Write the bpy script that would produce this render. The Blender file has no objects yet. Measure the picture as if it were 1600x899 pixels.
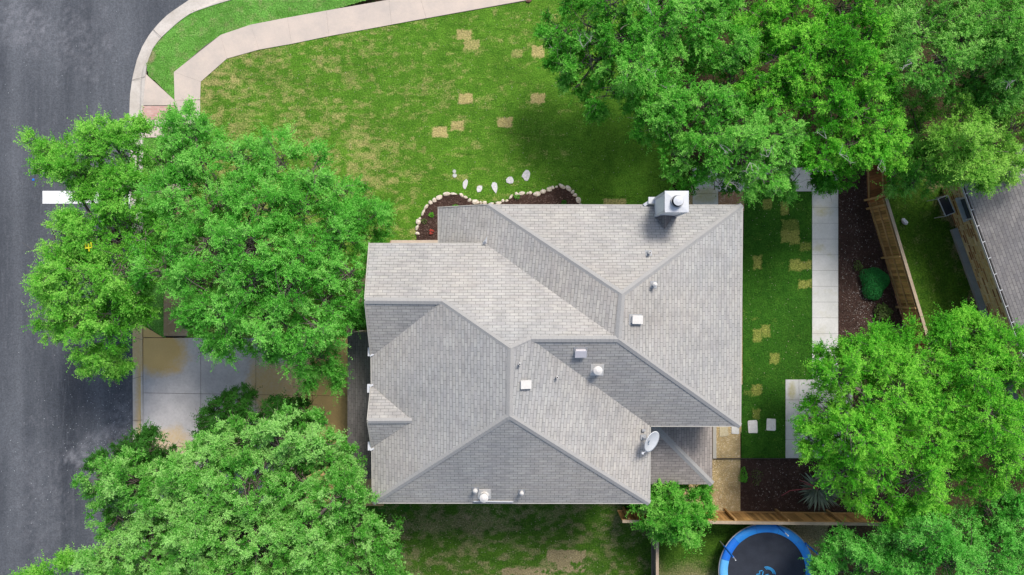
import bpy, bmesh, math, random
import numpy as np
from mathutils import Vector, Matrix
random.seed(7); rng = np.random.default_rng(7)
S = bpy.context.scene
COL = S.collection

# ------------------------------------------------------------------ camera, sky, sun, exposure
H = 37.0                    # drone height above the lawn
GS = 0.03                   # metres of ground per photo pixel
cam_d = bpy.data.cameras.new('camera'); cam = bpy.data.objects.new('camera', cam_d); COL.objects.link(cam)
cam.location = (0, 0, H); cam_d.sensor_width = 36; cam_d.lens = 36*H/48.0
cam_d.clip_end = 1000; S.camera = cam
world = bpy.data.worlds.new('World'); S.world = world; world.use_nodes = True
SUN_AZ = math.radians(27); SUN_EL = math.radians(52)
wn = world.node_tree.nodes; wl = world.node_tree.links
sky = wn.new('ShaderNodeTexSky'); sky.sky_type = 'NISHITA'; sky.sun_disc = False
sky.sun_elevation = SUN_EL; sky.sun_rotation = SUN_AZ; sky.air_density = 1.0; sky.dust_density = 2.5; sky.ozone_density = 1.0
wl.new(sky.outputs[0], wn['Background'].inputs[0]); wn['Background'].inputs[1].default_value = 0.138
sd = bpy.data.lights.new('sun', 'SUN'); sd.energy = 2.75; sd.angle = math.radians(16); sd.color = (1, .96, .91)
sun = bpy.data.objects.new('sun', sd); COL.objects.link(sun); sun.location = (10, 20, 60)
to_sun = Vector((math.sin(SUN_AZ)*math.cos(SUN_EL), math.cos(SUN_AZ)*math.cos(SUN_EL), math.sin(SUN_EL)))
sun.rotation_euler = to_sun.to_track_quat('Z', 'Y').to_euler()
S.view_settings.view_transform = 'Standard'; S.view_settings.look = 'None'
S.view_settings.exposure = 0.43; S.view_settings.gamma = 1
S.render.engine = 'CYCLES'
S.cycles.max_bounces = 6; S.cycles.diffuse_bounces = 3; S.cycles.transmission_bounces = 3; S.cycles.transparent_max_bounces = 4

# ------------------------------------------------------------------ helpers
def W(u, v, z=0.0):
    k = GS*(H-z)/H
    return Vector(((u-800)*k, (449.5-v)*k, z))
def W2(u, v, z=0.0):
    p = W(u, v, z); return (p.x, p.y)
def tag(o, label=None, cat=None, group=None, kind=None):
    if label: o['label'] = label
    if cat: o['category'] = cat
    if group: o['group'] = group
    if kind: o['kind'] = kind
    return o
def empty(name, loc=(0, 0, 0), rz=0.0, **kw):
    o = bpy.data.objects.new(name, None); o.location = loc; o.rotation_euler = (0, 0, rz); o.empty_display_size = .2
    COL.objects.link(o); return tag(o, **kw)
def link(name, me, mat=None, parent=None, world_coords=True, **kw):
    o = bpy.data.objects.new(name, me); COL.objects.link(o)
    if mat is not None:
        for m in (mat if isinstance(mat, (list, tuple)) else [mat]): me.materials.append(m)
    if parent is not None:
        o.parent = parent
        if world_coords:    # geometry was written in world coordinates
            top = parent; mats = []
            while top is not None:
                mats.append(Matrix.LocRotScale(top.location, top.rotation_euler, top.scale)); top = top.parent
            mw = Matrix.Identity(4)
            for m in reversed(mats): mw = mw @ m
            me.transform(mw.inverted())
    return tag(o, **kw)
class MB:
    """collects faces into one mesh"""
    def __init__(s): s.v = []; s.f = []; s.m = []
    def poly(s, pts, m=0):
        b = len(s.v); s.v += [tuple(p) for p in pts]; s.f.append(tuple(range(b, b+len(pts)))); s.m.append(m)
    def mesh(s, verts, faces, m=0):
        b = len(s.v); s.v += [tuple(p) for p in verts]; s.f += [tuple(b+i for i in f) for f in faces]; s.m += [m]*len(faces)
    def box(s, c, size, rz=0.0, m=0, M=None):
        x, y, z = (a/2 for a in size); pts = []
        for dx, dy, dz in ((-1,-1,-1),(1,-1,-1),(1,1,-1),(-1,1,-1),(-1,-1,1),(1,-1,1),(1,1,1),(-1,1,1)):
            p = Vector((dx*x, dy*y, dz*z))
            if M is not None: p = M @ p
            else: p = Matrix.Rotation(rz, 3, 'Z') @ p
            pts.append(p + Vector(c))
        s.mesh(pts, [(0,3,2,1),(4,5,6,7),(0,1,5,4),(1,2,6,5),(2,3,7,6),(3,0,4,7)], m)
    def beam(s, a, b, w, h, m=0, up=Vector((0,0,1))):
        a = Vector(a); b = Vector(b); d = (b-a); L = d.length; d.normalize()
        side = d.cross(up)
        if side.length < 1e-4: side = d.cross(Vector((1,0,0)))
        side.normalize(); u = side.cross(d)
        M = Matrix((d, side, u)).transposed()
        s.box((a+b)/2, (L, w, h), m=m, M=M)
    def tube(s, pts, rad, n=8, m=0, caps=True):
        pts = [Vector(p) for p in pts]
        if not hasattr(rad, '__len__'): rad = [rad]*len(pts)
        rings = []; b = len(s.v)
        for i, p in enumerate(pts):
            d = (pts[min(i+1, len(pts)-1)]-pts[max(i-1, 0)])
            if d.length < 1e-6: d = Vector((0,0,1))
            d.normalize(); a = d.cross(Vector((.13,.37,.92)))
            if a.length < 1e-3: a = d.cross(Vector((1,0,0)))
            a.normalize(); c = d.cross(a)
            for k in range(n):
                t = 2*math.pi*k/n; s.v.append(tuple(p+(a*math.cos(t)+c*math.sin(t))*rad[i]))
        for i in range(len(pts)-1):
            for k in range(n):
                s.f.append((b+i*n+k, b+i*n+(k+1)%n, b+(i+1)*n+(k+1)%n, b+(i+1)*n+k)); s.m.append(m)
        if caps:
            s.f.append(tuple(b+k for k in range(n-1,-1,-1))); s.m.append(m)
            e = b+(len(pts)-1)*n; s.f.append(tuple(e+k for k in range(n))); s.m.append(m)
    def prism(s, pts2, z0, z1, m=0):
        """flat polygon (ccw or cw) raised from z0 to z1"""
        A = sum(pts2[i][0]*pts2[(i+1)%len(pts2)][1]-pts2[(i+1)%len(pts2)][0]*pts2[i][1] for i in range(len(pts2)))
        if A < 0: pts2 = pts2[::-1]
        n = len(pts2); v = [(p[0], p[1], z0) for p in pts2]+[(p[0], p[1], z1) for p in pts2]
        s.mesh(v, [tuple(range(n-1,-1,-1)), tuple(range(n, 2*n))]+[(i, (i+1)%n, n+(i+1)%n, n+i) for i in range(n)], m)
    def build(s, name, mat, parent=None, smooth=False, bevel=0, **kw):
        me = bpy.data.meshes.new(name); me.from_pydata(s.v, [], s.f)
        for i, p in enumerate(me.polygons): p.material_index = s.m[i]; p.use_smooth = smooth
        bm = bmesh.new(); bm.from_mesh(me)
        bmesh.ops.triangulate(bm, faces=[f for f in bm.faces if len(f.verts) > 8])
        if bevel:
            bmesh.ops.bevel(bm, geom=bm.edges[:], offset=bevel, segments=1, affect='EDGES')
        bm.to_mesh(me); bm.free(); me.update()
        return link(name, me, mat, parent, **kw)
def np_mesh(name, V, F, nper):
    """fast mesh from numpy: V (n,3), F (m,nper)"""
    me = bpy.data.meshes.new(name)
    me.vertices.add(len(V)); me.vertices.foreach_set('co', np.ascontiguousarray(V, dtype=np.float32).ravel())
    me.loops.add(len(F)*nper); me.loops.foreach_set('vertex_index', np.ascontiguousarray(F, dtype=np.int32).ravel())
    me.polygons.add(len(F)); me.polygons.foreach_set('loop_start', np.arange(0, len(F)*nper, nper, dtype=np.int32))
    me.update(calc_edges=True); me.shade_flat(); return me
def vattr(me, name, vals):
    a = me.attributes.new(name, 'FLOAT', 'POINT'); a.data.foreach_set('value', np.ascontiguousarray(vals, dtype=np.float32))
_tab = np.random.default_rng(3).random((256, 256))
def vnoise(x, y):
    xi = np.floor(x).astype(int); yi = np.floor(y).astype(int); fx = x-xi; fy = y-yi
    fx = fx*fx*(3-2*fx); fy = fy*fy*(3-2*fy)
    t = lambda a, b: _tab[a & 255, b & 255]
    return (t(xi,yi)*(1-fx)+t(xi+1,yi)*fx)*(1-fy)+(t(xi,yi+1)*(1-fx)+t(xi+1,yi+1)*fx)*fy
def fbm(x, y, o=4):
    s = 0; a = .5
    for i in range(o): s = s+a*vnoise(x*2**i+17.3*i, y*2**i+9.1*i); a *= .5
    return s/(1-.5**o)
def inside(poly, X, Y):
    r = np.zeros(X.shape, bool); n = len(poly)
    for i in range(n):
        x0, y0 = poly[i]; x1, y1 = poly[(i+1) % n]
        if y0 == y1: continue
        c = ((Y >= min(y0, y1)) & (Y < max(y0, y1))) & (X < (x1-x0)*(Y-y0)/(y1-y0)+x0)
        r ^= c
    return r
def sst(x, a, b):
    t = np.clip((x-a)/(b-a), 0, 1); return t*t*(3-2*t)
def grid_sheet(name, poly, z, res, mat, attrs, bumps=0.0, **kw):
    """a sheet covering poly (world xy) as a fine grid, attrs = {name: fn(U,V)} in photo-plan units"""
    xs = np.array([p[0] for p in poly]); ys = np.array([p[1] for p in poly])
    nx = int((xs.max()-xs.min())/res)+1; ny = int((ys.max()-ys.min())/res)+1
    X, Y = np.meshgrid(xs.min()+np.arange(nx+1)*res, ys.min()+np.arange(ny+1)*res)
    cx = (X[:-1,:-1]+X[1:,1:])/2; cy = (Y[:-1,:-1]+Y[1:,1:])/2
    keep = inside(poly, cx, cy)
    idx = np.arange(X.size).reshape(X.shape)
    F = np.stack([idx[:-1,:-1], idx[:-1,1:], idx[1:,1:], idx[1:,:-1]], -1)[keep]
    used = np.unique(F); rem = np.full(X.size, -1); rem[used] = np.arange(len(used))
    x = X.ravel()[used]; y = Y.ravel()[used]
    zz = np.full(len(x), z) + (bumps*(fbm(x*6, y*6, 3)-.5) if bumps else 0)
    me = np_mesh(name, np.stack([x, y, zz], 1), rem[F], 4)
    U = x/GS+800; V = 449.5-y/GS
    for k, fn in attrs.items(): vattr(me, k, fn(U, V))
    return link(name, me, mat, **kw)

# ------------------------------------------------------------------ materials
class NT:
    def __init__(s, name, rough=.9, spec=.2):
        s.mat = bpy.data.materials.new(name); s.mat.use_nodes = True; s.t = s.mat.node_tree; s.n = s.t.nodes; s.l = s.t.links
        s.b = s.n['Principled BSDF']; s.b.inputs['Roughness'].default_value = rough; s.b.inputs['Specular IOR Level'].default_value = spec
    def N(s, typ, **kw):
        n = s.n.new(typ)
        for k, v in kw.items(): setattr(n, k, v)
        return n
    def L(s, a, b): s.l.new(a, b)
    def coords(s, kind='Object', scale=(1,1,1), rot=(0,0,0)):
        tc = s.N('ShaderNodeTexCoord'); mp = s.N('ShaderNodeMapping'); s.L(tc.outputs[kind], mp.inputs[0])
        mp.inputs['Scale'].default_value = scale; mp.inputs['Rotation'].default_value = rot; return mp.outputs[0]
    def geo(s, scale=(1,1,1), rot=(0,0,0)):
        g = s.N('ShaderNodeNewGeometry'); mp = s.N('ShaderNodeMapping'); s.L(g.outputs['Position'], mp.inputs[0])
        mp.inputs['Scale'].default_value = scale; mp.inputs['Rotation'].default_value = rot; return mp.outputs[0]
    def noise(s, co, scale, detail=4, rough=.55):
        n = s.N('ShaderNodeTexNoise'); s.L(co, n.inputs['Vector']); n.inputs['Scale'].default_value = scale
        n.inputs['Detail'].default_value = detail; n.inputs['Roughness'].default_value = rough; return n.outputs['Fac']
    def ramp(s, fac, stops):
        r = s.N('ShaderNodeValToRGB'); s.L(fac, r.inputs[0]); e = r.color_ramp.elements
        while len(e) < len(stops): e.new(.5)
        for i, (p, c) in enumerate(stops):
            e[i].position = p; e[i].color = (c, c, c, 1) if not hasattr(c, '__len__') else (*c, 1)
        return r.outputs[0]
    def mix(s, fac, a, b, mode='MIX'):
        m = s.N('ShaderNodeMix', data_type='RGBA', blend_type=mode)
        for inp, val in ((m.inputs[0], fac), (m.inputs[6], a), (m.inputs[7], b)):
            if isinstance(val, (int, float)): inp.default_value = val if inp.type == 'VALUE' else (val, val, val, 1)
            elif isinstance(val, tuple): inp.default_value = (*val, 1)
            else: s.L(val, inp)
        return m.outputs[2]
    def math(s, op, a, b=0.0, clamp=False):
        m = s.N('ShaderNodeMath', operation=op, use_clamp=clamp)
        for inp, val in ((m.inputs[0], a), (m.inputs[1], b)):
            if isinstance(val, (int, float)): inp.default_value = val
            else: s.L(val, inp)
        return m.outputs[0]
    def attr(s, name):
        a = s.N('ShaderNodeAttribute'); a.attribute_name = name; return a.outputs['Fac']
    def bump(s, h, strength=.5, dist=.02):
        b = s.N('ShaderNodeBump'); s.L(h, b.inputs['Height']); b.inputs['Strength'].default_value = strength; b.inputs['Distance'].default_value = dist
        s.L(b.outputs[0], s.b.inputs['Normal'])
    def col(s, c):
        if isinstance(c, tuple): s.b.inputs['Base Color'].default_value = (*c, 1)
        else: s.L(c, s.b.inputs['Base Color'])
        return s
def plain(name, c, rough=.5, metal=0.0, spec=.4, var=.12, sc=6.0):
    m = NT(name, rough, spec); n = m.noise(m.geo(), sc, 4)
    m.col(m.mix(m.math('MULTIPLY', n, var*2), c, tuple(x*.45 for x in c))); m.b.inputs['Metallic'].default_value = metal
    return m.mat

def mat_lawn(name, g0, g1, d0, d1, shade=1.0):
    m = NT(name, .95, .1); p = m.geo()
    n1 = m.noise(p, 2.3, 5, .65); n2 = m.noise(p, 14, 4, .75); n3 = m.noise(p, 15, 3, .9); n4 = m.noise(p, .55, 3)
    f = m.math('ADD', m.math('MULTIPLY', n1, .5), m.math('MULTIPLY', n2, .5))
    green = m.mix(m.ramp(f, [(.33, 0.0), (.66, 1.0)]), g0, g1)
    dry = m.mix(n2, d0, d1)
    dd = m.math('ADD', m.attr('dry'), m.math('MULTIPLY', m.math('SUBTRACT', n2, .5), 1.1))
    dd = m.math('ADD', dd, m.math('MULTIPLY', m.math('SUBTRACT', n3, .5), .55))
    c = m.mix(m.ramp(dd, [(.22, 0.0), (.95, 1.0)]), green, dry)
    spk = m.ramp(n3, [(.32, .42), (.5, 1.0), (.68, 1.55)])
    c = m.mix(1.0, c, spk, 'MULTIPLY')
    c = m.mix(1.0, c, m.ramp(m.attr('seam'), [(0.0, 1.0), (1.0, .62)]), 'MULTIPLY')
    c = m.mix(1.0, c, m.ramp(n4, [(.3, .85), (.7, 1.12)]), 'MULTIPLY')
    m.col(c); m.bump(m.math('ADD', n3, m.math('MULTIPLY', n2, .8)), .9, .05)
    return m.mat
M_lawn = mat_lawn('lawn_grass', (.035,.12,.008), (.125,.27,.025), (.30,.29,.085), (.52,.40,.19))
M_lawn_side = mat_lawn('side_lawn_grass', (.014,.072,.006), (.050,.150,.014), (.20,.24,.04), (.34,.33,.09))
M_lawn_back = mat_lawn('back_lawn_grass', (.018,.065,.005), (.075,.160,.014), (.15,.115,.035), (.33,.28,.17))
M_verge = mat_lawn('verge_grass', (.045,.16,.012), (.16,.38,.07), (.2,.2,.08), (.3,.28,.15))

def mat_mulch(name, a, b, c, sc=1.0):
    m = NT(name, .95, .1); p = m.geo()
    n = m.noise(p, 30*sc, 4, .7); n2 = m.noise(p, 1.3, 4)
    v = m.N('ShaderNodeTexVoronoi'); m.L(p, v.inputs['Vector']); v.inputs['Scale'].default_value = 16*sc
    col = m.mix(m.ramp(n, [(.35, 0.0), (.62, 1.0)]), a, b)
    col = m.mix(m.ramp(v.outputs['Color'], [(.72, 0.0), (.8, .6)]), col, c)
    col = m.mix(1.0, col, m.ramp(n2, [(.3, .75), (.7, 1.2)]), 'MULTIPLY')
    m.col(col); m.bump(m.math('ADD', n, v.outputs['Distance']), .9, .04); return m.mat
M_mulch = mat_mulch('mulch', (.030,.018,.014), (.085,.050,.040), (.13,.09,.075))
M_soil = mat_mulch('bare_soil', (.018,.020,.008), (.070,.045,.025), (.035,.075,.015), .7)
M_gravel = mat_mulch('gravel', (.36,.26,.11), (.66,.50,.27), (.78,.66,.45), 1.3)
M_gravel2 = mat_mulch('pink_gravel', (.30,.16,.08), (.56,.34,.20), (.68,.5,.38), 1.3)

def mat_concrete(name, c, dark, stain=(.30,.20,.09), mott=.25, attr=False):
    m = NT(name, .85, .25); p = m.geo()
    n1 = m.noise(p, 1.1, 5, .6); n2 = m.noise(p, 9, 5, .65); n3 = m.noise(p, 70, 2, .6)
    col = m.mix(m.ramp(n1, [(.35, 0.0), (.7, 1.0)]), c, dark)
    col = m.mix(m.math('MULTIPLY', m.ramp(n2, [(.45, 0.0), (.75, 1.0)]), mott), col, tuple(x*.6 for x in dark))
    if attr:
        s = m.math('ADD', m.attr('stain'), m.math('MULTIPLY', m.math('SUBTRACT', n2, .5), .5))
        col = m.mix(m.ramp(s, [(.2, 0.0), (.9, .9)]), col, stain)
        col = m.mix(m.math('MULTIPLY', m.attr('dirt'), m.ramp(n2, [(.3, .5), (.7, 1.0)])), col, (.05,.045,.04))
    col = m.mix(1.0, col, m.ramp(n3, [(.25, .82), (.6, 1.05)]), 'MULTIPLY')
    m.col(col); m.bump(n3, .25, .004); return m.mat
M_walk = mat_concrete('sidewalk_concrete', (.56,.47,.395), (.46,.40,.35), mott=.12, attr=True)
M_curb = mat_concrete('curb_concrete', (.60,.55,.49), (.47,.42,.36), stain=(.55,.38,.15), mott=.25, attr=True)
M_drive = mat_concrete('driveway_concrete', (.50,.475,.465), (.40,.38,.375), stain=(.58,.385,.125), mott=.3, attr=True)
M_path = mat_concrete('garden_path_concrete', (.62,.61,.585), (.53,.525,.495), stain=(.42,.38,.17), mott=.15, attr=True)
M_joint = plain('joint_filler', (.11,.095,.08), .95)
M_foot = mat_concrete('foundation_concrete', (.35,.38,.40), (.25,.27,.29))

def mat_road():
    m = NT('asphalt', .85, .3)
    band = m.noise(m.geo((1, .035, 1)), .75, 3, .5); fine = m.noise(m.geo((1, .12, 1)), 9, 3, .6)
    p = m.geo(); n2 = m.noise(m.geo((1,.3,1)), .45, 4, .5); g = m.noise(p, 13, 5, .9); patch = m.noise(p, 2.5, 5, .7)
    f = m.math('ADD', m.math('MULTIPLY', band, .55), m.math('MULTIPLY', n2, .45))
    c = m.mix(m.ramp(f, [(.36, 0.0), (.64, 1.0)]), (.036,.041,.050), (.105,.112,.124))
    c = m.mix(m.math('MULTIPLY', m.ramp(fine, [(.5, 0.0), (.8, 1.0)]), .35), c, (.14,.142,.155))
    c = m.mix(m.attr('dust'), c, m.mix(patch, (.13,.13,.145), (.27,.27,.285)))
    c = m.mix(1.0, c, m.ramp(g, [(.3, .5), (.7, 1.5)]), 'MULTIPLY')
    m.col(c); m.bump(g, .5, .01); return m.mat
M_road = mat_road()
def mat_paint():
    m = NT('road_paint', .7, .3); n = m.noise(m.geo(), 22, 4, .7); n2 = m.noise(m.geo(), 3, 3)
    c = m.mix(m.ramp(n, [(.60, 0.0), (.72, .7)]), (.80,.80,.79), (.2,.2,.21)); m.col(m.mix(1.0, c, m.ramp(n2, [(.2,.85),(.7,1.0)]), 'MULTIPLY')); return m.mat
M_paint = mat_paint()

def mat_shingle(name, c1, c2, streak, mortar, w=.325, h=.131):
    m = NT(name, .92, .15)
    uv = m.coords('UV')
    wob = m.noise(uv, 1.4, 2)
    br = m.N('ShaderNodeTexBrick'); m.L(uv, br.inputs['Vector']); br.offset = .5; br.squash = 1
    br.inputs['Scale'].default_value = 1; br.inputs['Mortar Size'].default_value = .0085; br.inputs['Mortar Smooth'].default_value = .35
    br.inputs['Brick Width'].default_value = w; br.inputs['Row Height'].default_value = h; br.inputs['Bias'].default_value = 0
    br.inputs['Color1'].default_value = (*c1, 1); br.inputs['Color2'].default_value = (*c2, 1); br.inputs['Mortar'].default_value = (*mortar, 1)
    # broken blends along the courses
    n1 = m.noise(m.coords('UV', (1, 4.0, 1)), 1.1, 4, .6); n2 = m.noise(m.coords('UV'), .33, 3); n3 = m.noise(m.coords('UV'), 55, 3, .8)
    n4 = m.noise(m.coords('UV', (2.0, 6.99, 1)), 1.0, 1, .5)
    c = m.mix(m.math('MULTIPLY', m.ramp(n1, [(.40, 0.0), (.66, 1.0)]), .75), br.outputs['Color'], streak, 'MIX')
    c = m.mix(.45, c, br.outputs['Color'])
    c = m.mix(1.0, c, m.ramp(n4, [(.25, .84), (.75, 1.12)]), 'MULTIPLY')
    c = m.mix(1.0, c, m.ramp(n2, [(.25, .88), (.75, 1.10)]), 'MULTIPLY')
    c = m.mix(1.0, c, m.ramp(n3, [(.25, .80), (.75, 1.18)]), 'MULTIPLY')
    # thin dark joint only at the lower edge of every course, tab slots darker
    # real relief: each course is a wedge rising to its lower edge
    sx = m.N('ShaderNodeSeparateXYZ'); m.L(uv, sx.inputs[0])
    saw = m.math('FRACT', m.math('DIVIDE', sx.outputs[1], h))
    edge = m.math('LESS_THAN', m.math('ABSOLUTE', m.math('SUBTRACT', saw, .5)), .42)
    c = m.mix(m.math('MULTIPLY', br.outputs['Fac'], m.math('ADD', m.math('MULTIPLY', edge, .55), .10)), c, mortar)
    n5 = m.noise(m.geo(), .16, 3); n6 = m.noise(m.coords('UV', (2.2, .35, 1)), 1.0, 4, .6)
    c = m.mix(m.math('MULTIPLY', m.ramp(n6, [(.52, 0.0), (.75, 1.0)]), .22), c, (.16,.15,.145))
    c = m.mix(1.0, c, m.ramp(n5, [(.35, (.93,.95,.97)), (.65, (1.06,1.03,.99))]), 'MULTIPLY')
    m.col(c)
    hgt = m.math('ADD', m.math('MULTIPLY', m.math('SUBTRACT', 1.0, saw), 1.0), m.math('MULTIPLY', n3, .6))
    hgt = m.math('SUBTRACT', hgt, m.math('MULTIPLY', br.outputs['Fac'], .8))
    m.bump(hgt, .32, .012); return m.mat
M_sh = mat_shingle('roof_shingles', (.408,.392,.355), (.352,.342,.322), (.335,.308,.295), (.14,.137,.135))
M_sh2 = mat_shingle('neighbour_shingles', (.30,.285,.275), (.23,.22,.222), (.20,.19,.195), (.10,.095,.10))
M_cap = NT('ridge_shingles', .92, .15)
_n = M_cap.noise(M_cap.geo(), 40, 3, .8); _n2 = M_cap.noise(M_cap.geo(), 3, 3)
M_cap.col(M_cap.mix(1.0, M_cap.mix(_n2, (.345,.334,.314), (.295,.288,.275)), M_cap.ramp(_n, [(.25,.82),(.75,1.15)]), 'MULTIPLY')); M_cap.bump(_n, .4, .01); M_cap = M_cap.mat
M_trim = plain('cream_trim', (.42,.40,.35), .6)
M_white = plain('white_metal', (.60,.61,.62), .45, var=.22, sc=9)
M_cream = plain('cream_vent_paint', (.68,.65,.60), .5, var=.25, sc=9)
M_lead = plain('lead_flashing', (.36,.365,.37), .5, var=.3, sc=10)
M_dark = plain('dark_void', (.015,.015,.017), .8)
M_wall = plain('stucco', (.50,.43,.34), .9)
M_glass = plain('window_glass', (.03,.04,.045), .08, spec=.8, var=.02)
M_gdoor = plain('garage_door_paint', (.55,.52,.46), .6)
def mat_stonewall():
    m = NT('ledge_stone', .9, .2); uv = m.coords('UV')
    br = m.N('ShaderNodeTexBrick'); m.L(uv, br.inputs['Vector']); br.inputs['Scale'].default_value = 1
    br.offset = .37; br.squash = 1.7; br.squash_frequency = 3
    br.inputs['Brick Width'].default_value = .42; br.inputs['Row Height'].default_value = .15; br.inputs['Mortar Size'].default_value = .018
    br.inputs['Color1'].default_value = (0,0,0,1); br.inputs['Color2'].default_value = (1,1,1,1); br.inputs['Mortar'].default_value = (.5,.5,.5,1)
    c = m.ramp(br.outputs['Color'], [(0.0, (.20,.09,.05)), (.3, (.34,.19,.09)), (.5, (.54,.45,.26)), (.75, (.48,.33,.14)), (1.0, (.62,.53,.36))])
    n = m.noise(m.geo(), 7, 4, .7); c = m.mix(1.0, c, m.ramp(n, [(.3, .65), (.7, 1.2)]), 'MULTIPLY')
    c = m.mix(br.outputs['Fac'], c, (.50,.44,.30)); c = m.mix(1.0, c, (1.38,1.38,1.3), 'MULTIPLY'); m.col(c); m.bump(m.math('SUBTRACT', n, br.outputs['Fac']), .6, .03); return m.mat
M_ledge = mat_stonewall()
def mat_fence(name, a, b):
    m = NT(name, .85, .2); n = m.noise(m.geo((1,1,.25)), 9, 4, .65); n2 = m.noise(m.geo(), 1.2, 3)
    g = m.N('ShaderNodeNewGeometry')
    c = m.mix(n, a, b); c = m.mix(1.0, c, m.ramp(n2, [(.3,.75),(.7,1.15)]), 'MULTIPLY')
    c = m.mix(1.0, c, m.ramp(g.outputs['Random Per Island'], [(0.0,.5),(1.0,1.3)]), 'MULTIPLY'); m.col(c); m.bump(n, .4, .01); return m.mat
M_fence = mat_fence('cedar_fence', (.58,.35,.13), (.34,.17,.055))
M_fence_rail = mat_fence('cedar_rail', (.60,.38,.16), (.38,.21,.08))
M_fence_cap = mat_fence('weathered_top', (.50,.40,.28), (.30,.22,.15))
M_fence_grey = mat_fence('weathered_fence', (.30,.26,.21), (.17,.14,.11))
def mat_stone(name, a, b):
    m = NT(name, .9, .2); n = m.noise(m.geo(), 11, 5, .7); n2 = m.noise(m.geo(), 2.2, 2)
    m.col(m.mix(m.ramp(n, [(.35,0.0),(.7,1.0)]), m.mix(n2, a, tuple(x*.9 for x in a)), b)); m.bump(n, .6, .03); return m.mat
M_rock = mat_stone('limestone', (.72,.66,.57), (.40,.31,.22))
M_flag = mat_stone('flagstone', (.68,.66,.65), (.38,.38,.39)); M_flag2 = mat_stone('white_paver', (.84,.82,.78), (.66,.63,.57))
M_bark = mat_stone('bark', (.16,.13,.11), (.07,.055,.045))
M_barkl = mat_stone('pale_bark', (.20,.17,.15), (.10,.08,.065))
M_dead = mat_stone('dead_wood', (.50,.47,.46), (.28,.25,.24))
def mat_brick():
    m = NT('red_pavers', .85, .2); p = m.geo(); br = m.N('ShaderNodeTexBrick'); m.L(p, br.inputs['Vector']); br.inputs['Scale'].default_value = 1
    br.inputs['Brick Width'].default_value = .2; br.inputs['Row Height'].default_value = .1; br.inputs['Mortar Size'].default_value = .007
    br.inputs['Color1'].default_value = (.44,.24,.20,1); br.inputs['Color2'].default_value = (.55,.36,.31,1); br.inputs['Mortar'].default_value = (.42,.35,.31,1)
    m.col(br.outputs['Color']); m.bump(br.outputs['Fac'], -.5, .01); return m.mat
M_brick = mat_brick()

def mat_leaf(name, a, b, c, trans=.40, gloss=.5):
    """a dark leaf, b usual leaf, c pale leaf"""
    m = NT(name, gloss+.1, .15); g = m.N('ShaderNodeNewGeometry'); rnd = g.outputs['Random Per Island']
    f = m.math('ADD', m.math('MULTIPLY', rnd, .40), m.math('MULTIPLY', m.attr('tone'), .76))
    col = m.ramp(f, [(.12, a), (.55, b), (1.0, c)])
    m.col(col)
    tr = m.N('ShaderNodeBsdfTranslucent'); tc = m.mix(.35, col, (.25,.60,.03)); m.L(tc, tr.inputs[0])
    mx = m.N('ShaderNodeMixShader'); mx.inputs[0].default_value = trans
    m.L(m.b.outputs[0], mx.inputs[1]); m.L(tr.outputs[0], mx.inputs[2])
    m.L(mx.outputs[0], m.n['Material Output'].inputs[0]); return m.mat
L_elm = mat_leaf('elm_leaves', (.022,.13,.008), (.13,.48,.035), (.38,.76,.13))
L_elm2 = mat_leaf('yard_elm_leaves', (.018,.13,.010), (.115,.48,.045), (.33,.74,.15))
L_oak = mat_leaf('live_oak_leaves', (.018,.11,.010), (.10,.39,.035), (.38,.70,.19), .30, .4)
L_blue = mat_leaf('bluish_leaves', (.02,.14,.012), (.085,.44,.04), (.28,.70,.14))
L_dark = mat_leaf('dark_leaves', (.012,.06,.006), (.028,.13,.012), (.06,.22,.03), .25)  # serves shrubs too; on the low oak branches its dark tone is painted shade
L_mid = mat_leaf('mid_leaves', (.012,.09,.006), (.085,.42,.028), (.33,.72,.13))
L_bright = mat_leaf('bright_leaves', (.013,.11,.005), (.095,.46,.02), (.33,.75,.08))
L_lime = mat_leaf('lime_leaves', (.025,.11,.01), (.17,.46,.04), (.42,.74,.13))
L_grey = mat_leaf('greyish_leaves', (.025,.14,.015), (.13,.45,.045), (.38,.72,.16))
L_yellow = plain('yellow_leaves', (.75,.68,.02), .6)
L_grass = mat_leaf('clump_leaves', (.05,.09,.02), (.12,.19,.05), (.22,.27,.10))
L_yucca = mat_leaf('yucca_leaves', (.09,.12,.09), (.20,.25,.19), (.36,.42,.33), .15)
M_red = plain('red_flower', (.45,.06,.04), .6)
M_stalk = plain('yucca_flower_stalk', (.36,.07,.08), .6)

# ------------------------------------------------------------------ ground
def px(*pts, z=0): return [W2(u, v, z) for u, v in pts]
g = MB(); g.poly([(-150,-150,-.18), (150,-150,-.18), (150,150,-.18), (-150,150,-.18)]); g.build('ground', M_soil, kind='structure')
def blob(U, V, cx, cy, rx, ry, k=1.0):
    d = np.sqrt(((U-cx)/rx)**2+((V-cy)/ry)**2)+k*(fbm(U*.05+cx, V*.05+cy, 4)-.5)
    return 1-sst(d, .35, 1.25)
def road_dust(U, V):
    r = .45*blob(U,V, 150,715, 45,35,1.6)+.15*blob(U,V, 60,780, 60,140,1.0)+.35*blob(U,V,190,660,35,50,1.8)+.25*blob(U,V,110,60,90,60,1.5)+.3*blob(U,V,20,30,60,40,1.4)
    return np.clip(r*(.1+1.5*sst(fbm(U*.22, V*.22, 5),.35,.7)), 0, .95)
grid_sheet('road', [(-60,-40), (-17.2,-40), (-17.2,40), (-60,40)], -.13, .15, M_road, {'dust': road_dust}, kind='structure')
cross = px((210,190),(212,90),(270,24),(360,6),(600,-60),(1400,-60),(1400,-600),(-100,-600),(-100,190))
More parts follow.
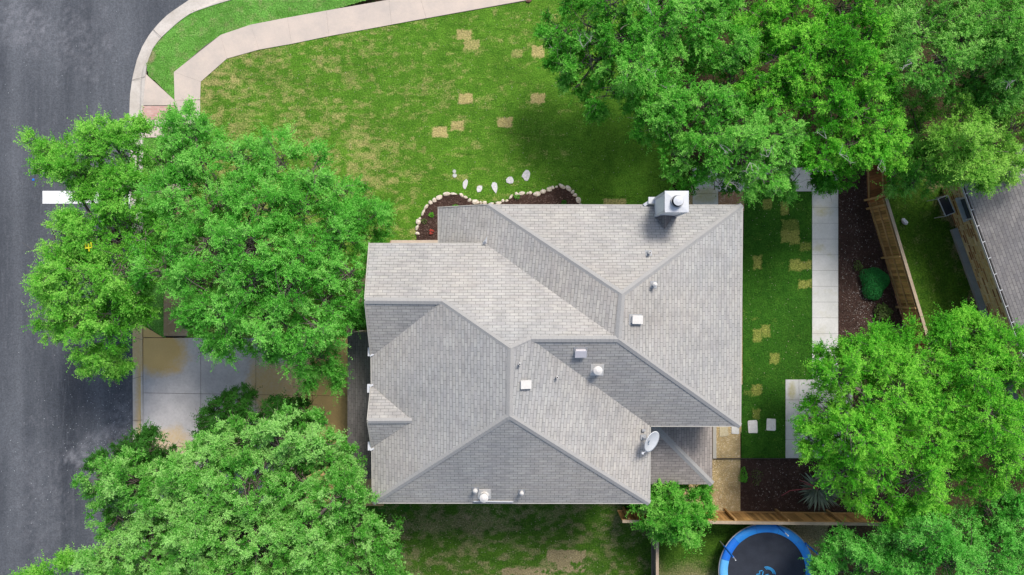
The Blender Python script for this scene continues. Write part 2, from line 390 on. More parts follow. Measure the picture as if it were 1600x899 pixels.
gm = MB(); gm.prism([(-17.25,40),(-17.25,9.0),*px((215,85),(260,30),(310,6),(380,-8),(700,-70),(1600,-240)),(30,40)], -.17, -.126); gm.build('cross_road', M_road, kind='structure')

# curb with gutter pan, one swept profile
outer = [(296,-3),(262,20),(247,34),(232,52),(221,70),(212,92),(205,120),(201,148),(200,180),(201,300),(204,420),(205,520),(205.5,620),(206,700),(207,800),(208,930)]
inner = [(372,-3),(334,8),(300,20),(282,32),(266,46),(250,61),(239,76),(230,98),(227,116),(225,160),(223,300),(223,420),(222.5,520),(223,620),(223.5,700),(225,800),(226,930)]
def resample(pts, n):
    P = np.array(pts, float); d = np.r_[0, np.cumsum(np.hypot(*np.diff(P, axis=0).T))]
    t = np.linspace(0, d[-1], n); return np.stack([np.interp(t, d, P[:,0]), np.interp(t, d, P[:,1])], 1)
N = 90; O = resample(outer, N); I = resample(inner, N)
cs = MB(); prof = [(0,-.122),(.62,-.105),(.70,-.085),(.78,.005),(.84,.022),(1.0,.024),(1.0,-.15)]
rows = []
for i in range(N):
    low = 1.0 if (500 < O[i][1] < 790 or 125 < O[i][1] < 200) else 0.0   # dropped kerb at driveway and ramp
    row = []
    for t, z in prof:
        if low and z > -.09 : z = -.085+ (z+.085)*.55 if t < .9 else z-.02
        p = O[i]*(1-t)+I[i]*t; x, y = W2(*p); row.append((x, y, z))
    rows.append(row)
V = np.array([p for r in rows for p in r]); m_ = len(prof)
F = np.array([(i*m_+j, (i+1)*m_+j, (i+1)*m_+j+1, i*m_+j+1) for i in range(N-1) for j in range(m_-1)])
me = np_mesh('curb', V, F, 4)
U_ = V[:,0]/GS+800; V_ = 449.5-V[:,1]/GS
pj = np.tile(np.arange(m_), N); vattr(me, 'stain', np.clip(.75*((V_ > 440)&(V_ < 580)) + .3*fbm(U_*.05, V_*.03)+.9*((V_ > 440)&((pj==1)|(pj==2)|(pj==3))), 0, 1)*.85); vattr(me, 'dirt', np.where(V_ < 120, .25, .05)*fbm(U_*.1, V_*.1))
link('curb', me, M_curb, kind='structure')
cj = MB()
for i in (7, 15, 22, 29, 40, 52, 58, 64, 70, 76, 84):
    j_ = int(np.argmin(np.hypot(*(I-O[i]).T))); a = W(*O[i]); b = W(*I[j_]); a.z = -.108; b.z = .027
    cj.beam(a+Vector((0,0,.004)), b, .014, .006)
cj.build('curb_joint', M_joint, kind='structure')
# rust coloured gutter line at the driveway
def slabs(name, quads, z0, z1, mat, stain, dirt=None, gap=.008, res=10, base=True, **kw):
    """concrete slabs with open joints; each quad is 4 photo-plan corners"""
    VV = []; FF = []; nb = 0
    for q in quads:
        P = [np.array(W2(*c)) for c in q]; c0 = sum(P)/4
        P = [p+(c0-p)/np.linalg.norm(c0-p)*gap for p in P]
        A = sum(P[i][0]*P[(i+1)%4][1]-P[(i+1)%4][0]*P[i][1] for i in range(4))
        if A < 0: P = P[::-1]
        t = np.linspace(0, 1, res+1); a, b = np.meshgrid(t, t)
        xy = (P[0][None,None]*(1-a)[...,None]*(1-b)[...,None]+P[1]*(a*(1-b))[...,None]+P[2]*(a*b)[...,None]+P[3]*((1-a)*b)[...,None]).reshape(-1,2)
        k = res+1; idx = np.arange(k*k).reshape(k,k)
        top = np.c_[xy, np.full(len(xy), z1)]; f = np.stack([idx[:-1,:-1], idx[:-1,1:], idx[1:,1:], idx[1:,:-1]], -1).reshape(-1,4)
        ring = np.r_[idx[0,:-1], idx[:-1,-1], idx[-1,:0:-1], idx[:0:-1,0]]
        low = top[ring].copy(); low[:,2] = z0; n = len(ring)
        side = np.array([(ring[(i+1)%n], ring[i], k*k+i, k*k+(i+1)%n) for i in range(n)])
        VV.append(np.r_[top, low]); FF.append(np.r_[f, side]+nb); nb += len(top)+n
    V = np.concatenate(VV); F = np.concatenate(FF); me = np_mesh(name, V, F, 4); U = V[:,0]/GS+800; Vv = 449.5-V[:,1]/GS
    vattr(me, 'stain', np.clip(stain(U, Vv), 0, 1)); vattr(me, 'dirt', np.clip(dirt(U, Vv), 0, 1) if dirt else U*0)
    return link(name, me, mat, **kw)
zero = lambda U, V: U*0
# front lawns (sheets of sod), z = 0
def sod(U, V, ang=.07, w=20.0, h=13.0):
    c, s = math.cos(ang), math.sin(ang); a = U*c+V*s; b = -U*s+V*c
    r = np.floor(b/h); col = np.floor(a/w+.5*(r % 2)); return a, b, r, col
def rects(U, V, lst):
    r = U*0
    wob = (fbm(U*.25, V*.25, 3)-.5)*5.5
    for (u0, v0, u1, v1, k) in lst:
        d = np.minimum(np.minimum(U-u0, u1-U), np.minimum(V-v0, v1-V))+wob+1.0
        r = np.maximum(r, k*sst(d, -1.8, 2.6))
    return r
front_patches = [(717,147,738,162,1.15),(830,147,851,161,1.1),(705,189,724,204,.95),(778,184,800,199,1.05),(676,199,698,214,1.05),
                 (714,47,736,62,.9),(725,62,748,78,.75),(832,72,850,90,.9),(800,78,816,90,.6),(943,311,978,323,.8)]
def dry_front(U, V):
    a, b, r, col = sod(U, V); tile = _tab[(r.astype(int)*7) & 255, (col.astype(int)*13) & 255]
    base = .66-.0009*(U-315)+.35*blob(U,V,560,250,120,60,1.0)+.28*blob(U,V,350,110,60,40,1.2)+.2*blob(U,V,840,30,60,50)
    base -= .45*sst(U, 840, 1000)*sst(V, 90, 200)  # greener turf, with some soft tree shade put into the colour
    base -= .15*blob(U,V,690,240,80,60)
    d = base*.55+.55*(fbm(U*.11, V*.19, 5)-.5)*2*.9+.30*(fbm(U*.03, V*.05, 3)-.5)+.24*(tile-.5)
    return np.clip(np.maximum(d, rects(U, V, front_patches)), 0, 1.2)
def seam_front(U, V):
    a, b, r, col = sod(U, V, .11, 60, 40); f = np.abs((b/40) % 1-.5)*2; w = fbm(U*.04, V*.04, 3)
    return sst(f, .93, .99)*sst(w, .48, .62)
lawn_poly = px((292,125),(337,84),(374,70),(394,60),(500,40),(720,0),(870,-25),(900,-120),(1010,-120),(1040,60),(1056,160),(1048,265),(1056,321),(900,345),(640,385),(620,520),(545,530),(290,530),(288,180),(292,160))
grid_sheet('front_lawn', lawn_poly, 0.0, .05, M_lawn, {'dry': dry_front, 'seam': seam_front}, bumps=.03, kind='structure')
verge_poly = px((620,-14),(500,22),(394,42),(344,58),(320,75),(276,114),(276,160),(256,140),(232,118),(228,100),(240,73),(268,43),(300,18),(336,5),(390,-12))
grid_sheet('verge_grass', verge_poly, 0.0, .05, M_verge, {'dry': lambda U,V: .22+.95*(fbm(U*.13,V*.13)-.5)+.6*blob(U,V,236,90,8,14), 'seam': zero}, bumps=.03, kind='structure')
grid_sheet('verge_grass_south', px((223,190),(262,190),(262,330),(258,528),(253,528),(223,505)), 0.0, .06, M_verge, {'dry': lambda U,V: .1+.7*(fbm(U*.08,V*.08)-.5), 'seam': zero}, bumps=.03, kind='structure')
# sidewalks
up = [(272,113),(320,72),(344,55),(394,39),(500,19),(612,-2),(640,-8)]; lo = [(314,128),(354,93),(374,86),(394,80),(500,60),(834,-1),(860,-6)]
def pt(P, t):
    P = np.array(P, float); d = np.r_[0, np.cumsum(np.hypot(*np.diff(P, axis=0).T))]; return (float(np.interp(t, d, P[:,0])), float(np.interp(t, d, P[:,1])))
walk = [[(273,157),(313,156),(314,128),(272,113)]]
ups = [(272,113),(345,55),(392,39),(449,28),(510,17),(608,0),(655,-9),(720,-21)]
los = [(314,128),(355,92),(405,78),(456,69),(514,57),(612,39),(666,29),(860,-6)]
for i in range(len(ups)-1): walk.append([ups[i], los[i], los[i+1], ups[i+1]])
walk += [[(224,165),(275,165),(273,157),(228,116)], [(275,165),(273,157),(313,157),(313,178)],[(275,165),(313,178),(313,196),(275,196)],
         [(275,196),(313,196),(306,240),(268,240)], [(268,240),(306,240),(299,285),(260,285)]]
y = 285
while y < 520:
    y2 = min(y+40, 527); walk.append([(256 if y > 285 else 260,y),(294 if y > 285 else 299,y),(294,y2),(256,y2)]); y = y2
slabs('sidewalk', walk, -.1, .03, M_walk, lambda U,V: .05+.5*(V > 230)+.35*(V > 300)-.1+.5*(fbm(U*.03,V*.03)-.5), lambda U,V: .2*fbm(U*.06,V*.06)*(V > 157), gap=.0035)
jb = MB(); jb.prism(px((273,113),(320,72),(344,56),(500,20),(700,-18),(860,-5),(500,59),(394,79),(354,92),(313,128),(312,178),(305,240),(293,300),(293,526),(257,526),(257,300),(274,190),(274,160)), -.12, .012)
jb.build('sidewalk_bedding', M_joint, kind='structure')
bp = MB(); bp.prism(px((223,166),(274,166),(277,187),(223,187)), -.1, .034); bp.build('tactile_brick_strip', M_brick, kind='structure')
bp = MB(); bp.prism(px((223,187.4),(276.6,187.4),(276,215),(223,215)), -.1, .02); bp.build('ramp_wing', M_walk, kind='structure')
# driveway
X_ = [224,314,400,488,600]; Y_ = [528,614,697,785]
dq = []
for j in range(3):
    for i in range(4):
        f = lambda x, yy: yy+(x-224)*.016*(yy > 600)
        dq.append([(X_[i],f(X_[i],Y_[j])),(X_[i+1],f(X_[i+1],Y_[j])),(X_[i+1],f(X_[i+1],Y_[j+1])),(X_[i],f(X_[i],Y_[j+1]))])
dq.append([(224,507),(224.2,509),(255,527.5),(224,527.5)])
def st_drive(U, V):
    r = 1.15*blob(U,V,244,545,56,48,.5)+.55*blob(U,V,262,700,70,40,.8)+.7*blob(U,V,440,610,80,60,.8)+.12*fbm(U*.03,V*.03)+1.0*sst(U,470,505)+.5*sst(U,380,460)*sst(V,615,640)+.9*((V < 528)*1.0)
    return r
slabs('driveway', dq, -.1, .03, M_drive, st_drive, lambda U,V: .45*sst(U,500,545)*blob(U,V,545,640,40,50,.8)+.12*fbm(U*.05,V*.05), res=24, gap=.013, kind='structure')
jb = MB(); jb.prism(px((225,509),(258,529),(599,529),(599,784),(225,784)), -.12, .008); jb.build('driveway_bedding', plain('open_joint', (.035,.03,.026), .95), kind='structure')
bpy.data.objects['sidewalk']['kind'] = 'structure'
# path from driveway to porch
wp = [(543,530),(541,512),(546,494),(551,478),(554,462),(560,444),(572,427),(600,405),(610,376)]; 
wq = [(560,530),(556,515),(559,500),(566,486),(574,474),(592,462),(610,450),(640,430),(690,376)]
fq = [[wp[i], wq[i], wq[i+1], wp[i+1]] for i in range(len(wp)-1)]
slabs('front_walk', fq, -.05, .028, M_walk, lambda U,V: .75+U*0, gap=.003, kind='structure')
slabs('porch_slab', [[(612,375.5),(700,375.5),(700,470),(590,470)]], 0, .10, M_walk, lambda U,V: .35+U*0, kind='structure')
# left strip and the ground by the front of the house
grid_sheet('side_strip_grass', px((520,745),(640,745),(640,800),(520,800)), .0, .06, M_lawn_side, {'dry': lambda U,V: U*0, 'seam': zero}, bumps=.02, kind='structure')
# right side: lawn, gravel, garden path
side_patches = [(1192,312,1206,328,.8),(1220,316,1233,336,.8),(1222,343,1248,362,.55),(1221,360,1248,379,.95),(1234,374,1250,382,.8),(1250,378,1267,392,.6),(1177,400,1190,421,.85),(1234,406,1249,423,.8),(1249,408,1268,421,.8),
                (1248,438,1268,450,.8),(1177,515,1190,535,.7),(1190,508,1203,526,.7),(1203,552,1218,568,.7),(1175,601,1190,618,.75),(1162,610,1180,618,.4),(1177,640,1188,655,.6),(1176,496,1186,500,.4)]
def dry_side(U, V):
    return np.clip(np.maximum(.05+.55*(fbm(U*.08,V*.08)-.5), rects(U,V,side_patches)*1.0), 0, 1)
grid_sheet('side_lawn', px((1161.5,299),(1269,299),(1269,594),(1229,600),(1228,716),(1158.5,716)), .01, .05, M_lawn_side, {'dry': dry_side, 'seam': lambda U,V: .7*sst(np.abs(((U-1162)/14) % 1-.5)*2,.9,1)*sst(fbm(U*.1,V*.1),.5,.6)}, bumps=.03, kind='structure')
grid_sheet('gravel_strip', px((1050,300),(1162,300),(1158,800),(1005,800),(1005,600),(1050,600)), -.01, .12, M_gravel, {}, bumps=.02, kind='structure')
gq = []
for k in range(12): gq.append([(1268.5,300+k*24.6),(1309.5,300+k*24.6),(1309.5,300+(k+1)*24.6),(1268.5,300+(k+1)*24.6)])
gq[-1] = [(1268.5,570.6),(1309.5,570.6),(1309.5,592),(1268.5,592)]
gq.append([(1268.5,262),(1309.5,262),(1309.5,300),(1268.5,300)])
xx = [1082,1122,1160,1200,1240,1268.5]
for i in range(5): gq.append([(xx[i],262),(xx[i+1],262),(xx[i+1],299.5 if i else 303),(xx[i],299.5 if i else 303)])
gq.append([(1082,303),(1122,303),(1122,325),(1082,325)])
for (a, b) in ((593,625),(625,657),(657,687),(687,716)): gq += [[(1227,a),(1248,a),(1248,b),(1227,b)], [(1248,a),(1290,a),(1290,b),(1248,b)], [(1290,a),(1332,a),(1332,b),(1290,b)]]
slabs('garden_path', gq, -.02, .035, M_path, lambda U,V: .75*blob(U,V,1100,305,25,18,.7)+.65*blob(U,V,1237,612,8,18,.7)+.4*blob(U,V,1290,330,25,12,1.2)+.3*blob(U,V,1280,393,18,10,1)+.28*sst(fbm(U*.05,V*.09),.5,.7), lambda U,V: .1*fbm(U*.08,V*.08), gap=.010, kind='structure')
grid_sheet('pink_gravel_patch', px((1122.5,300),(1161,300),(1161,330),(1122.5,330)), .015, .1, M_gravel2, {}, bumps=.02, kind='structure')
grid_sheet('side_bed_mulch', px((1310,230),(1350,230),(1362,310),(1390,400),(1416,500),(1440,600),(1440,720),(1310,720)), .0, .12, M_mulch, {}, bumps=.05, kind='structure')
grid_sheet('corner_bed_mulch', px((1157,716.5),(1470,716.5),(1470,799),(1157,799)), .0, .12, M_mulch, {}, bumps=.05, kind='structure')
grid_sheet('neighbour_lawn', px((1362,200),(1475,290),(1555,520),(1600,700),(1440,700),(1420,505),(1392,400)), -.02, .07, M_lawn_back, {'dry': lambda U,V: np.clip(.9*(fbm(U*.09,V*.09)-.42)+.9*sst(U-1440-(V-320)*.36, 10, 40)*sst(fbm(U*.1,V*.1),.35,.6),0,.85), 'seam': zero}, bumps=.03, kind='structure')
def dry_back(U, V):
    r = .24+.80*(fbm(U*.10,V*.15,5)-.45)*1.7+.3*(fbm(U*.03,V*.03)-.5)+.35*blob(U,V,720,820,90,20)
    r = np.maximum(r, 1.5*rects(U,V,[(855,860,914,893,1.0),(785,888,860,902,1.0)])*sst(fbm(U*.16,V*.16),.30,.5))
    return np.clip(np.where(r > 1.0, r, np.minimum(r, .62)), 0, 1.4)
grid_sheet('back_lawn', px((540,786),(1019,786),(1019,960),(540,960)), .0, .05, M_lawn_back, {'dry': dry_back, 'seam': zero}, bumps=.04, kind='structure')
grid_sheet('trampoline_yard_grass', px((1019.2,800),(1300,800),(1260,960),(1019.2,960)), .0, .06, M_lawn_back, {'dry': lambda U,V: np.clip(.7*sst(V,850,910)*(1-sst(U,1090,1200))+.9*sst(U,1185,1260)+.5*(fbm(U*.07,V*.07)-.5),0,1), 'seam': zero}, bumps=.04, kind='structure')
ed = MB(); ed.beam(W(1115,716.6)+Vector((0,0,.03)), W(1290,716.6)+Vector((0,0,.03)), .02, .1); ed.build('garden_edging', plain('edging_steel', (.05,.045,.04), .7), label='thin dark steel edging along the south end of the side lawn', cat='garden edging')
# flower bed in front
bed = [(651,377),(652,352),(658,338),(668,322),(682,309),(698,304),(720,304),(732,311),(748,318),(775,318.5),(790,314),(803,305),(822,303),(840,302),(858,296),(872,291),(888,295),(898,303),(909,324)]
grid_sheet('flower_bed_mulch', px(*bed, (909,350),(651,380)), .035, .06, M_mulch, {}, bumps=.05, kind='structure')

# ------------------------------------------------------------------ stones
def rock(name, loc, sx, sy, sz, rz, mat, parent=None, seed=0, **kw):
    bm = bmesh.new(); bmesh.ops.create_icosphere(bm, subdivisions=2, radius=1); r = random.Random(seed)
    ax = [Vector((r.uniform(-1,1), r.uniform(-1,1), r.uniform(-.5,1))).normalized() for _ in range(7)]
    for v in bm.verts:
        d = v.co.normalized(); k = 1
        for a in ax:
            t = d.dot(a)
            if t > .72: k = min(k, .72/t)
        v.co = Vector((d.x*sx, d.y*sy, d.z*sz))*k*(1+r.uniform(-.05,.05))
    bmesh.ops.rotate(bm, verts=bm.verts, matrix=Matrix.Rotation(rz, 3, 'Z'))
    me = bpy.data.meshes.new(name); bm.to_mesh(me); bm.free()
    o = link(name, me, mat, parent, world_coords=False, **kw); o.location = loc; return o
ordn = lambda n: '%d%s' % (n, 'th' if 10 <= n % 100 <= 20 else {1:'st',2:'nd',3:'rd'}.get(n % 10, 'th'))
P = np.array(bed, float); d_ = np.r_[0, np.cumsum(np.hypot(*np.diff(P, axis=0).T))]; t = 8; k = 0
while t < d_[-1]-1:
    k += 1; L = random.choice([5,6,7,8,10,11,12]) ; u = np.interp(t+L/2, d_, P[:,0]); v = np.interp(t+L/2, d_, P[:,1])
    u2 = np.interp(t+L, d_, P[:,0]); v2 = np.interp(t+L, d_, P[:,1]); a = math.atan2(-(v2-v), u2-u)
    rock('border_rock', W(u+random.uniform(-.8,.8), v+random.uniform(-1.6,1.6), .05), L*GS*random.uniform(.42,.58), random.uniform(.06,.14), random.uniform(.05,.09), a+random.uniform(-.35,.35), M_rock, seed=k,
         label='limestone rock, %s from the left along the front flower bed edge' % ordn(k), cat='border rock', group='limestone rocks edging the front flower bed')
    t += L*.97
def flag(u, v, w, h, rz, label, seed, mat=None, n=9, name='stepping_stone', square=False, group='stepping stones in the lawn', t=.03):
    r = random.Random(seed); c = W(u, v); pts = []
    for i in range(n):
        a = 2*math.pi*i/n; q = r.uniform(.68, 1.15)
        pts.append((w/2*GS*math.cos(a)*q, h/2*GS*math.sin(a)*q))
    if square:
        pts = [(sx*w/2*GS*r.uniform(.92,1.04), sy*h/2*GS*r.uniform(.92,1.04)) for sx, sy in ((-.85,-1),(.85,-1),(1,-.85),(1,.85),(.85,1),(-.85,1),(-1,.85),(-1,-.85))]
    m = MB(); m.prism(pts, -.03, t); o = m.build(name, mat or (M_flag2 if square else M_flag), bevel=.006, label=label, cat='stepping stone', group=group); o.location = c; o.rotation_euler.z = rz; return o
flag(727,288,9,16,-.1,'tall oval pale stepping stone, third from the left above the flower bed',1)
flag(749,295,8,14,-.2,'smallest white stepping stone, low between two taller ones above the flower bed',2)
flag(773,293,11,19,.1,'long white tapering stepping stone just above the dip in the rock border',3)
flag(797,281,15,12,-.3,'wide white triangular stepping stone above the bed, second from the right of its row',4)
flag(822,275,12,18,-.35,'rightmost pale stepping stone of the row above the flower bed',5)
M_disc = mat_stone('round_paver', (.55,.56,.52), (.35,.36,.33))
for (u, v, s, lb) in ((710,268,5.5,'small dull grey round paver in the lawn, upper of the pair'),(710.5,274.5,6.5,'paler round paver in the lawn, lower of the pair')):
    m = MB(); c = W(u, v); n = 20; m.prism([(s/2*GS*math.cos(2*math.pi*i/n), s/2*GS*math.sin(2*math.pi*i/n)) for i in range(n)], -.02, .03)
    o = m.build('round_paver', M_disc, label=lb, cat='paver', group='two round pavers in the front lawn'); o.location = c
flag(1176,667,15,20,.05,'white square stepping stone in the side lawn next to the gravel strip',6,square=True)
flag(1204.5,664,15,19,-.03,'white square stepping stone in the side lawn, the one farther right',7,square=True)
flag(1131,674,14,17,.05,'tan square stepping stone in the gravel strip beside the roof corner',8,mat=mat_stone('tan_flag',(.62,.55,.38),(.45,.37,.22)),square=True,t=.02)
flag(1149,672,12,13,0,'white square stepping stone half hidden under the roof corner in the gravel',9,square=True,t=.02)
# white papery rock on neighbour lawn
o = rock('white_rock', W(1413,346.5,.12), .19, .14, .14, -.8, mat_stone('bluish_white_rock', (.75,.78,.85), (.30,.33,.40)), seed=44, label='bluish white rock lying on the grass right of the tall cedar fence', cat='rock')
# small rusty object at sidewalk edge
o = rock('utility_cover', W(826,2,.03), .17, .09, .05, .2, plain('rust_cover', (.12,.06,.04), .8), seed=4, label='small rusty brown cover at the edge of the front sidewalk', cat='utility cover')
m = MB(); m.box((0,0,0), (.10,.10,.02)); m.box((0,0,.012), (.05,.08,.012)); o = m.build('road_reflector', plain('blue_reflector', (.02,.18,.6), .3), bevel=.006, label='small blue reflector stuck to the asphalt left of the stop bar', cat='road reflector'); o.location = W(52,281,-.12)
sb = MB(); sb.prism(px((64,298),(201,298),(201,318),(64,318)), -.129, -.124); sb.build('stop_line', M_paint, kind='structure')

# scattered specks: fallen petals and grit on the road, wood chips and pebbles on the beds
def scatter(name, pts, size, mat, z, flat=True, **kw):
    VV = []; FF = []; rr = np.random.default_rng(len(pts))
    for i, (x, y) in enumerate(pts):
        s = size*rr.uniform(.5,1.5)
        a = rr.uniform(0, 6.28); n = 5
        base = len(VV)*1
        for k in range(n):
            t_ = a+k*2*math.pi/n; q = s*rr.uniform(.5,1.0); VV.append((x+q*math.cos(t_), y+q*math.sin(t_), z))
        VV.append((x, y, z+s*.5)); FF += [(base+k, base+(k+1)%n, base+n) for k in range(n)]
    me = np_mesh(name, np.array(VV), np.array(FF), 3); return link(name, me, mat, **kw)
pts = []
for (cu, cv, su, sv, n) in ((165,680,28,40,150),(120,640,50,70,90),(100,400,60,250,80),(150,720,14,14,60),(60,750,40,60,50),(185,640,14,40,60),(90,100,70,80,40)):
    for _ in range(n):
        u, v = random.gauss(cu, su), random.gauss(cv, sv)
        if -5 < u < 203: pts.append(W2(u, v))
scatter('road_grit', pts, .017, plain('pale_grit', (.42,.44,.45), .8), -.128, label='pale grit and petals scattered over the asphalt', cat='grit', kind='stuff')
pts = [W2(random.uniform(1314,1312+75+(v-300)*.1 if False else 1385), v) for v in [random.uniform(290,540) for _ in range(430)]]
pts = [p for p in pts if p[0] < 16.6-(p[1]-4)*.3-.25]
pts += [W2(random.uniform(1180,1345), random.uniform(722,796)) for _ in range(260)]
pts += [W2(random.gauss(1350,12), random.gauss(475,16)) for _ in range(110)]
scatter('bed_pebbles', pts, .022, plain('pale_chip', (.36,.31,.28), .8), .03, label='pale chips and pebbles strewn over the mulch beds', cat='pebbles', kind='stuff')
pts = [W2(random.uniform(*r[:2]), random.uniform(*r[2:])) for r in [(655,905,306,380)]*260]; pts = [p for p in pts if inside(px(*bed,(909,350),(651,380)), np.array([p[0]]), np.array([p[1]]))[0]]
scatter('bed_wood_chips', pts, .02, plain('wood_chip', (.30,.20,.16), .9), .06, label='light wood chips on the front flower bed', cat='wood chips', kind='stuff')
pts = [W2(random.uniform(330,1040), random.uniform(20,370)) for _ in range(900)]+[W2(random.uniform(590,1010), random.uniform(795,899)) for _ in range(300)]+[W2(random.uniform(1165,1265), random.uniform(305,712)) for _ in range(160)]
pts = [p for p in pts if inside(lawn_poly, np.array([p[0]]), np.array([p[1]]))[0] or p[1] < -10 or p[0] > 10]
scatter('fallen_leaves', pts, .018, plain('dry_leaf', (.42,.38,.26), .9), .03, label='tiny dry leaves fallen on the lawns', cat='fallen leaves', kind='stuff')


# ------------------------------------------------------------------ roofs
def roof_mesh(name, faces, mat, parent, thick=.14, side_mat=None):
    """faces: lists of 3-D points; uv runs along the eave and up the slope; closed below"""
    me = bpy.data.meshes.new(name); V = []; F = []; key = {}; UV = []
    def vid(p):
        k = (round(p[0], 3), round(p[1], 3), round(p[2], 3))
        if k not in key: key[k] = len(V); V.append(Vector(p))
        return key[k]
    for f in faces:
        n = Vector((0,0,0))
        for i in range(len(f)):
            a = Vector(f[i]); b = Vector(f[(i+1)%len(f)]); n += a.cross(b)
        if n.z < 0: f = f[::-1]; n = -n
        n.normalize(); F.append([vid(p) for p in f])
        hor = Vector((-n.y, n.x, 0)).normalized(); hor = Vector((round(hor.x, 1), round(hor.y, 1), 0)) if max(abs(hor.x), abs(hor.y)) > .95 else hor
        hor.normalize(); sl = n.cross(hor)
        UV.append([(Vector(p).dot(hor)+7.7*len(F), Vector(p).dot(sl) if sl.z > 0 else -Vector(p).dot(sl)) for p in f])
    cnt = {}
    for f in F:
        for i in range(len(f)):
            e = (f[i], f[(i+1)%len(f)]); cnt[e] = 1
    nb = len(V); low = [v-Vector((0,0,thick)) for v in V]
    faces_all = list(F); mi = [0]*len(F); uvs = list(UV)
    for f in F: faces_all.append([nb+i for i in reversed(f)]); mi.append(1); uvs.append([(0,0)]*len(f))
    for (a, b) in cnt:
        if (b, a) not in cnt: faces_all.append([b, a, nb+a, nb+b]); mi.append(1); uvs.append([(0,0)]*4)
    me.from_pydata([tuple(v) for v in V+low], [], [tuple(f) for f in faces_all])
    uvl = me.uv_layers.new(name='UVMap'); li = 0
    for fi, p in enumerate(me.polygons):
        p.material_index = mi[fi]
        for j in range(p.loop_total): uvl.data[p.loop_start+j].uv = uvs[fi][j]
    return link(name, me, [mat, side_mat or M_trim], parent)
def caps(parent, lines, w=.25, name='ridge_cap'):
    """overlapping cap shingles along every hip and ridge: lines of (a, b, left slope dir, right slope dir)"""
    m = MB()
    for a, b in lines:
        a = Vector(a); b = Vector(b); d = b-a; L = d.length; d.normalize(); n = max(2, int(L/.16))
        s = d.cross(Vector((0,0,1))).normalized()
        for i in range(n):
            p = a+d*(L*i/n); q = a+d*(L*(i+1.25)/n)
            if i == n-1: q = b
            h0, h1 = .030, .016; dr = .062
            m.mesh([p+Vector((0,0,h0)), q+Vector((0,0,h1)), p+s*w/2+Vector((0,0,h0-dr)), q+s*w/2+Vector((0,0,h1-dr)), p-s*w/2+Vector((0,0,h0-dr)), q-s*w/2+Vector((0,0,h1-dr)),
                    p+s*w/2+Vector((0,0,h0-dr-.05)), p-s*w/2+Vector((0,0,h0-dr-.05))],
                   [(0,1,3,2),(1,0,4,5),(0,2,6,7,4)])
    return m.build(name, M_cap, parent)
ZE = 5.6
house = empty('house', (0, -1.5, 0), label='large house with grey hip roofs and white chimney in the middle of the lot', cat='house')
R = dict(A=(1160,321,ZE), B=(1157,666,ZE), P=(972,460,7.93), Q=(966,530,7.97), H1=(763,320.5,ZE), L1=(685,325,4.63), L2=(685,383,4.63), V1=(758,380.5,5.58),
         C1=(577.5,381,ZE), G1=(570.5,470,7.06), G2=(691,471,7.06), D1=(580,558,ZE), T=(798,545,8.22), Q2=(830,530,8.0), U=(796,650,8.22), E=(582,786,ZE), F=(1015,786.5,ZE), K=(1016,666,ZE))
w3 = {k: W(*v) for k, v in R.items()}
def wf(*ks): return [w3[k] for k in ks]
main_faces = [wf('A','H1','P'), wf('A','P','Q','B'), wf('H1','L1','L2','V1','Q','P'),
              wf('C1','G1','G2','T','Q2','Q','V1'), wf('G1','D1','G2'), wf('D1','E','U','T','G2'), wf('E','F','U'), wf('T','U','F','K','Q2'), wf('Q2','K','B','Q')]
roof_mesh('main_roof', main_faces, M_sh, house)
caps(house, [(w3['A'],w3['P']), (w3['B'],w3['Q']), (w3['P'],w3['Q']), (w3['H1'],w3['P']), (w3['Q2'],w3['Q']), (w3['T'],w3['Q2']), (w3['T'],w3['U']), (w3['G2'],w3['T']), (w3['G1'],w3['G2']), (w3['E'],w3['U']), (w3['F'],w3['U'])])
# gablet over the garage front
gp = [W(580,603,5.63), W(574.5,658,6.45), W(644,657.5,6.45), W(581,699,5.63)]
roof_mesh('gablet_roof', [[gp[0], gp[1], gp[2]], [gp[1], gp[3], gp[2]]], M_sh, house, .08)
caps(house, [(gp[1], gp[2])], .22)
# lower roofs
W_low = [W(543,519,2.6), W(543,748.5,2.6), W(591,748.5,3.6), W(591,519,3.6)]
M_sh_low = mat_shingle('dark_low_shingles', (.235,.215,.20), (.18,.165,.155), (.17,.15,.14), (.07,.065,.06))  # darker shingle tone for the garage eave and chimney cricket
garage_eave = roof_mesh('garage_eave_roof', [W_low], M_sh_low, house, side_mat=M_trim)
c = Vector((W(1113,757,2.7).x, W(1113,757,2.7).y, 2.7)); top = c+Vector((-3.7,3.7,1.48))
patio_roof = roof_mesh('patio_roof', [[c, Vector((c.x, top.y, 2.7)), top], [c, top, Vector((top.x, c.y, 2.7))]], mat_shingle('patio_shingles', (.33,.30,.28), (.26,.24,.225), (.23,.205,.195), (.11,.10,.095)), house)
caps(house, [(c, top)], .28)
